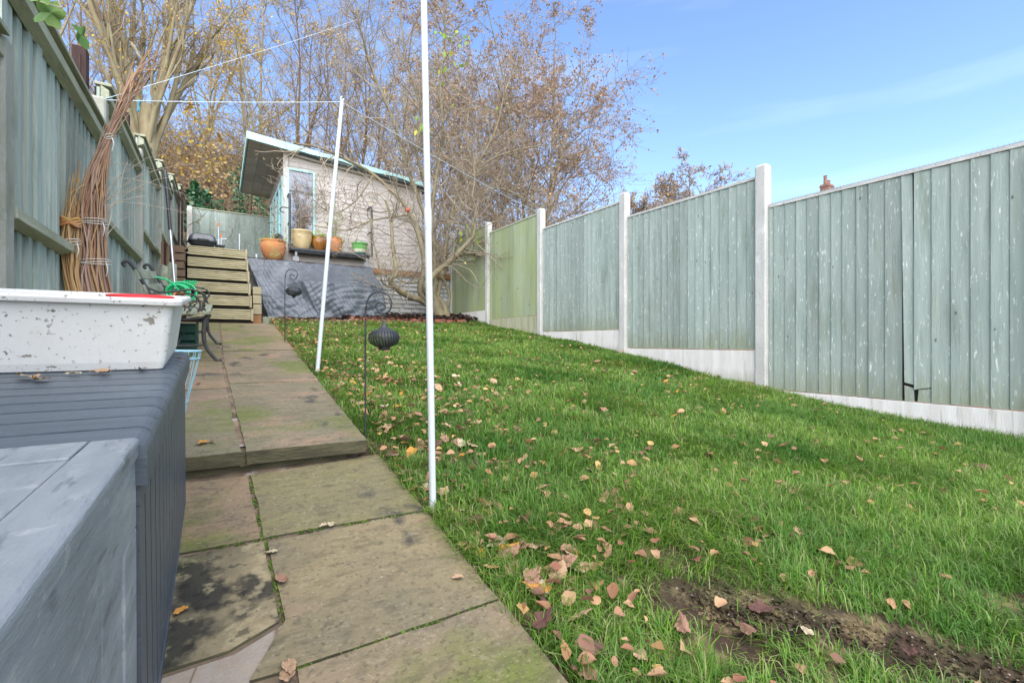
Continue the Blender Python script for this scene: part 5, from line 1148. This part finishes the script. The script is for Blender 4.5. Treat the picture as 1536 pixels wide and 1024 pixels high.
# scrub and brambles on the bank
def scrub(name, n, xr, yr, hh, m, label, seed, leaf=None, nl=0, ls=.08):
    g = np.random.default_rng(seed); x = g.uniform(*xr, n); y = g.uniform(*yr, n); S = np.stack([x, y, ter(x, y)-.1], 1); a = g.uniform(0, 6.28, n)
    D = np.stack([np.cos(a)*.6, np.sin(a)*.6, np.ones(n)], 1); P = grow(g, S, D, hh*g.uniform(.4, 1.2, n), 8, .22, -.05); Rr = taper(np.full(n, .011), 8, .5)
    v, q = tubes_np(P, Rr, 3); S2, D2, r, s = sprout(g, P, Rr, 5, .8, .2, 1); P2 = grow(g, S2, D2, g.uniform(.2, .8, len(S2)), 4, .2, -.02); v2, q2 = tubes_np(P2, taper(np.full(len(P2), .007), 4, .6), 3)
    V = [v, v2]; Q = [q, q2+len(v)]; c = len(v)+len(v2); nt_ = len(q)+len(q2)
    if nl:
        L_ = P2.reshape(-1, 3); pp = L_[g.integers(0, len(L_), nl)]+g.normal(0, .05, (nl, 3)); d = g.normal(0, 1, (nl, 3)); d /= np.linalg.norm(d, axis=1)[:,None]; s_ = np.cross(d, g.normal(0, 1, (nl, 3))); s_ /= np.linalg.norm(s_, axis=1)[:,None]
        ll = (ls*g.uniform(.6, 1.4, nl))[:,None]; V.append(np.stack([pp, pp+d*ll*.5+s_*ll*.35, pp+d*ll, pp+d*ll*.5-s_*ll*.35], 1).reshape(-1, 3)); k = c+np.arange(nl)*4; Q.append(np.stack([k, k+1, k+2, k+3], 1))
    QQ = np.concatenate(Q); mi = np.zeros(len(QQ), int); mi[nt_:] = 1
    tag(link(name, npmesh(name, np.concatenate(V), QQ, qm=mi), [Mt[m], Mt[leaf or 'lf_rust']]), label, 'scrub', kind='stuff')
scrub('bramble_scrub', 6500, (-9, 22), (14.9, 30), 2.6, 'twig_w', 'tangled bare brambles and saplings covering the bank behind the shed', 41, 'lf_orange', 14000, .09)
scrub('hedge_scrub', 1700, (5.6, 17), (11.8, 16.5), 4.0, 'twig', 'tangled grey hedge behind the far end of the right fence', 42, 'lf_rust', 9000, .07)
# ivy clad trunk and evergreen shrub
def ivy(name, label, loc, h, r, n, size, m, cat, seed, lean=0, trunk=True):
    g = np.random.default_rng(seed); t = thing(name, label, cat, loc)
    zc = g.uniform(0, 1, n); a = g.uniform(0, 6.28, n); lump = 1+.45*np.sin(zc*9+a*2+seed)+.25*np.sin(zc*23+a*3); rad = r*lump*(np.sin(np.clip(zc*1.02+.12, 0, 1)*np.pi)**.5)*np.sqrt(g.uniform(.15, 1, n))
    p = np.stack([np.cos(a)*rad+lean*zc, np.sin(a)*rad, zc*h], 1); link('foliage', leafmesh(p, size, g, .8), Mt[m], t)
    if trunk: mb = MB(); mb.tube([(0,0,-.9),(lean*.5,0,h*.5),(lean,0,h*.8)], [.07,.05,.02], 8); obj('trunk', mb, Mt['bark_d'], t, smooth=True)
    return t
p = at(372, 300, 15.4); ivy('ivy_clad_tree', 'dark trunk smothered in ivy just behind the left edge of the shed roof', (p[0], 15.4, 2.2), 3.5, .60, 2300, .08, 'lf_ever', 'tree', 51, .1)
p = at(284, 300, 14.85); ivy('evergreen_shrub', 'glossy dark green shrub leaning over the end fence behind the barbecue', (p[0]+.1, 15.25, 3.05), 1.25, .55, 1100, .13, 'lf_ever', 'shrub', 52, 0, True)
p = at(284, 207, 17.5); ivy('golden_shrub', 'loose shrub with golden yellow leaves just right of the pollard trunk', (p[0], 17.5, p[2]-1.2), 2.4, 1.0, 300, .10, 'lf_gold', 'shrub', 53, 0, False)
p = at(330, 245, 16.6); ivy('golden_shrub', 'low thin shrub with ochre leaves between the pollard and the shed roof', (p[0], 16.6, p[2]-1.0), 1.9, .9, 260, .11, 'lf_orange', 'shrub', 54, 0, False)

# ------------------------------------------------------------ the apple tree in the bed
def apple_tree():
    B = at(655, 472, 9.55); t = thing('apple_tree', 'sprawling bare lichened apple tree with several crooked limbs in the planting bed', 'tree', tuple(B))
    def lp_(L_, Ys, r0, r1):
        P = [Vector(tuple(at(u, v, y)))-Vector(tuple(B)) for (u, v), y in zip(L_, Ys)]; s = spl(P, 4); k = len(s)
        return s, [r0+(r1-r0)*i/(k-1) for i in range(k)]
    yb = 9.55
    limbs = [
     lp_([(662,478),(655,462),(648,445),(650,430)], [yb]*4, .15, .10),
     lp_([(655,470),(636,452),(614,444),(595,433),(586,420),(594,408),(589,370),(586,328),(578,300)], [yb,yb,yb-.2,yb-.4,yb-.5,yb-.5,yb-.4,yb-.3,yb-.3], .085, .022),
     lp_([(650,455),(632,440),(634,415),(637,395),(630,360),(616,322),(596,296),(560,262),(520,240),(480,222),(440,215)], [yb,yb-.1,yb-.2,yb-.2,yb-.2,yb-.1,yb,yb+.1,yb-.2,yb-.3,yb-.4], .085, .014),
     lp_([(650,452),(638,430),(655,408),(677,390),(695,372),(709,357)], [yb,yb-.3,yb-.4,yb-.6,yb-.8,yb-.9], .075, .045),
     lp_([(660,400),(692,383),(722,379),(755,376)], [yb-.4,yb-.6,yb-.8,yb-1.0], .038, .024),
     lp_([(709,357),(713,330),(708,300),(712,260),(700,210),(705,150)], [yb-.9,yb-.9,yb-.9,yb-.8,yb-.8,yb-.7], .028, .010),
     lp_([(652,450),(652,410),(650,370),(648,320),(655,260),(665,200),(660,130),(668,60),(664,-20)], [yb,yb,yb,yb,yb,yb-.1,yb-.1,yb,yb], .06, .016),
     lp_([(655,445),(664,410),(668,370),(675,330),(690,280),(720,240),(745,190),(760,130),(790,70)], [yb,yb+.1,yb+.2,yb+.2,yb+.2,yb+.3,yb+.3,yb+.4,yb+.4], .06, .014),
     lp_([(671,478),(664,455),(652,444)], [yb-.1,yb,yb], .085, .06),
     lp_([(668,470),(674,445),(668,424),(660,415)], [yb,yb,yb,yb], .04, .03),
     lp_([(600,436),(575,425),(570,405),(560,360),(556,320)], [yb-.4,yb-.5,yb-.6,yb-.6,yb-.6], .022, .008),
     lp_([(640,420),(610,425),(590,412)], [yb,yb-.2,yb-.3], .02, .012),
     lp_([(640,330),(610,250),(590,180),(560,110),(540,40),(530,-20)], [yb,yb+.1,yb+.1,yb+.2,yb+.2,yb+.2], .045, .012),
     lp_([(648,300),(625,230),(632,170),(610,90),(600,10)], [yb,yb-.2,yb-.3,yb-.4,yb-.4], .04, .012),
     lp_([(675,330),(700,300),(745,282),(790,300),(812,318)], [yb+.2,yb,yb-.3,yb-.8,yb-1.2], .03, .010),
     lp_([(690,280),(735,240),(790,222),(840,215)], [yb+.2,yb,yb-.2,yb-.2], .028, .010),
     lp_([(755,376),(780,350),(800,338),(830,330)], [yb-1.0,yb-1.1,yb-1.2,yb-1.2], .018, .006),
     lp_([(616,322),(560,330),(520,345),(470,338)], [yb-.1,yb-.4,yb-.7,yb-.9], .02, .006),
     lp_([(560,262),(535,300),(500,320),(470,300)], [yb+.1,yb-.2,yb-.4,yb-.6], .018, .006)]
    mb = MB()
    for s, r in limbs: mb.tube(s, r, 9, True)
    obj('trunk', mb, Mt['bark'], t, smooth=True)
    g = np.random.default_rng(77); CV, CQ, cb_, tips = [], [], 0, []
    for li, (s, r) in enumerate(limbs):
        if li in (0, 8, 9): continue
        P = np.array([[tuple(p) for p in s]]); Rr = np.array([r]); Lm = float(np.linalg.norm(np.diff(P[0], axis=0), axis=1).sum())
        n1 = max(5, int(Lm*(6 if li in (1, 2, 10, 17, 18) else 13))); S, D, rr_, ss_ = sprout(g, P, Rr, n1, .9, .3 if li < 5 else .12, 1)
        P1 = grow(g, S, D, g.uniform(.35, 1.5, len(S)), 7, .20, .04); R1 = taper(np.minimum(rr_*.5, .013), 7, .4)
        S, D, r2, s2 = sprout(g, P1, R1, 5, .9, .15, 1); P2 = grow(g, S, D, g.uniform(.12, .55, len(S)), 5, .22, .03); R2 = taper(np.full(len(S), .0042), 5, .6)
        S, D, r3, s3 = sprout(g, P2, R2, 2, .8, .2, 1); P3 = grow(g, S, D, g.uniform(.05, .2, len(S)), 3, .15, .02); R3 = taper(np.full(len(S), .0032), 3, .8)
        for P_, R_ in ((P1, R1), (P2, R2), (P3, R3)): v, q = tubes_np(P_, R_, 3); CV.append(v); CQ.append(q+cb_); cb_ += len(v)
        tips.append(P2[:, -1])
    nt_ = sum(len(q) for q in CQ); tips = np.concatenate(tips)
    pp = tips[g.integers(0, len(tips), 260)]
    for (u, v, n_) in ((712,350,9),(628,188,6),(632,195,4),(700,350,5),(692,60,6),(670,50,10),(690,90,6),(660,100,5),(728,155,3),(680,140,4)):
        c = at(u, v, yb-.9); pp = np.concatenate([pp, np.array([c-B])+g.normal(0, .10, (n_, 3))])
    n = len(pp); big = np.arange(n) >= 260; d = g.normal(0, .5, (n, 3)); d[:,2] -= 1; d /= np.linalg.norm(d, axis=1)[:,None]; s_ = np.cross(d, g.normal(0, 1, (n, 3))); s_ /= np.linalg.norm(s_, axis=1)[:,None]
    ll = (np.where(big, .13, .05)*g.uniform(.7, 1.2, n))[:,None]; V = np.stack([pp, pp+d*ll*.4+s_*ll*.30, pp+d*ll, pp+d*ll*.4-s_*ll*.30], 1).reshape(-1, 3); k = cb_+np.arange(n)*4
    CV.append(V); CQ.append(np.stack([k, k+1, k+2, k+3], 1)); Q = np.concatenate(CQ); mi = np.zeros(len(Q), int); mi[nt_:] = 1; mi[nt_+260:] = 2
    link('crown', npmesh('crown', np.concatenate(CV), Q, qm=mi), [Mt['twig'], Mt['lf_orange'], Mt['lf_green']], t)
    mb = MB(); mb.lathe([(.006,-.03),(.03,-.04),(.048,-.015),(.05,.01),(.038,.035),(.012,.036),(.002,.028)], 20); mb.tube([(0,0,.03),(.004,0,.06)], .003, 5)
    o = obj('apple', mb, Mt['apple'], smooth=True); o.location = tuple(at(611, 315, 9.2)); tag(o, 'single red apple hanging on the bare tree in front of the shed wall', 'apple')
apple_tree()

# shrub sprig hanging over the left fence near the camera
sg = thing('maple_sprig', 'bright green lobed leaves on a thin twig hanging over the left fence', 'twig', (-.80, 2.3, 1.9))
def lobed(mb, c, s, d, nrm, seed):
    g = random.Random(seed); d = Vector(d).normalized(); nrm = Vector(nrm).normalized(); x = d; y = nrm.cross(d).normalized(); nn = x.cross(y); n = 30; vs = []
    for i in range(n):
        a = 2*math.pi*i/n; r = s*(.34+.20*abs(math.cos(2.5*a))**1.5+.03*g.uniform(-1,1))*(1.25 if abs(a) < 1 or a > 5.3 else 1)
        vs.append(Vector(c)+x*(r*math.cos(a)+s*.4)+y*r*math.sin(a)+nn*.12*s*math.sin(3*a))
    vs.append(Vector(c)+x*s*.4); mb.add(vs, [(i, (i+1) % n, n) for i in range(n)])
c0 = Vector((-.80, 2.3, 1.9)); mb = MB()
pA, pB, pC = Vector(tuple(at(92, 12, 2.35)))-c0, Vector(tuple(at(118, 40, 2.4)))-c0, Vector(tuple(at(60, 3, 2.3)))-c0
lobed(mb, pA, .10, (-.5, .2, -.35), (.2, -1, .3), 1); lobed(mb, pB, .07, (.2, .2, -.8), (.8, -.5, .2), 2); lobed(mb, pC, .08, (-.3,.1,.5), (.1,-1,.2), 3)
obj('leaves', mb, Mt['lf_sprig'], sg, solid=.0008)
mb = MB(); mb.tube(spl([Vector((-.25,-.3,.6)), Vector((0,-.1,.35)), pA*.7+Vector((0,0,.08)), pA]), .003, 5); mb.tube([pA, pB], .0018, 5); mb.tube([pA, pC], .0018, 5); obj('twig', mb, Mt['rod_grey'], sg)
p = at(202, 74, 3.6); o = bpy.data.objects.new('pale_leaf', fl_meshes['cream', 0]); COL.objects.link(o); o.location = tuple(p); o.scale = (.085, .07, .06); o.rotation_euler = (1.2, .5, 1.0); tag(o, 'single pale leaf caught in the tips of the tall willow bundle', 'leaf')

# ------------------------------------------------------------ neighbour's house with its chimney beyond the right fence
hs_ = thing('brick_house', 'distant brick house whose chimney just shows over the near right fence panel', 'house', (41, 20, 2))
mb = MB(); mb.box(36, 46, 15, 26, -2, 7.5); obj('wall', mb, Mt['house_brick'], hs_, world=True)
mb = MB(); mb.prism([(35.6, 7.45), (46.4, 7.45), (41, 11.6)], 'y', 14.7, 26.3); rfh = obj('roof', mb, Mt['roof_tile'], hs_, world=True)
cx, cy = 39.6, 17.3; mb = MB(); mb.box(cx-.42, cx+.42, cy-.3, cy+.3, 9.5, 12.05); mb.box(cx-.46, cx+.46, cy-.35, cy+.35, 11.85, 11.95); ch = obj('chimney', mb, Mt['house_brick'], rfh, world=True)
for dx, h in ((-.25, .6), (.05, .3), (.27, .3)):
    mb = MB(); mb.lathe([(.13,0),(.11,h),(.14,h+.03),(.14,h+.06)], 12, (cx+dx, cy, 12.05)); obj('chimney_pot', mb, Mt['house_brick'], ch, world=True)
wn_ = MB()
for x in (37.6, 40.2, 43): wn_.box(x, x+1.2, 14.94, 14.99, 4.6, 6.2); wn_.box(x, x+1.2, 14.94, 14.99, 1.4, 3.0)
obj('windows', wn_, Mt['mirror'], hs_, world=True)
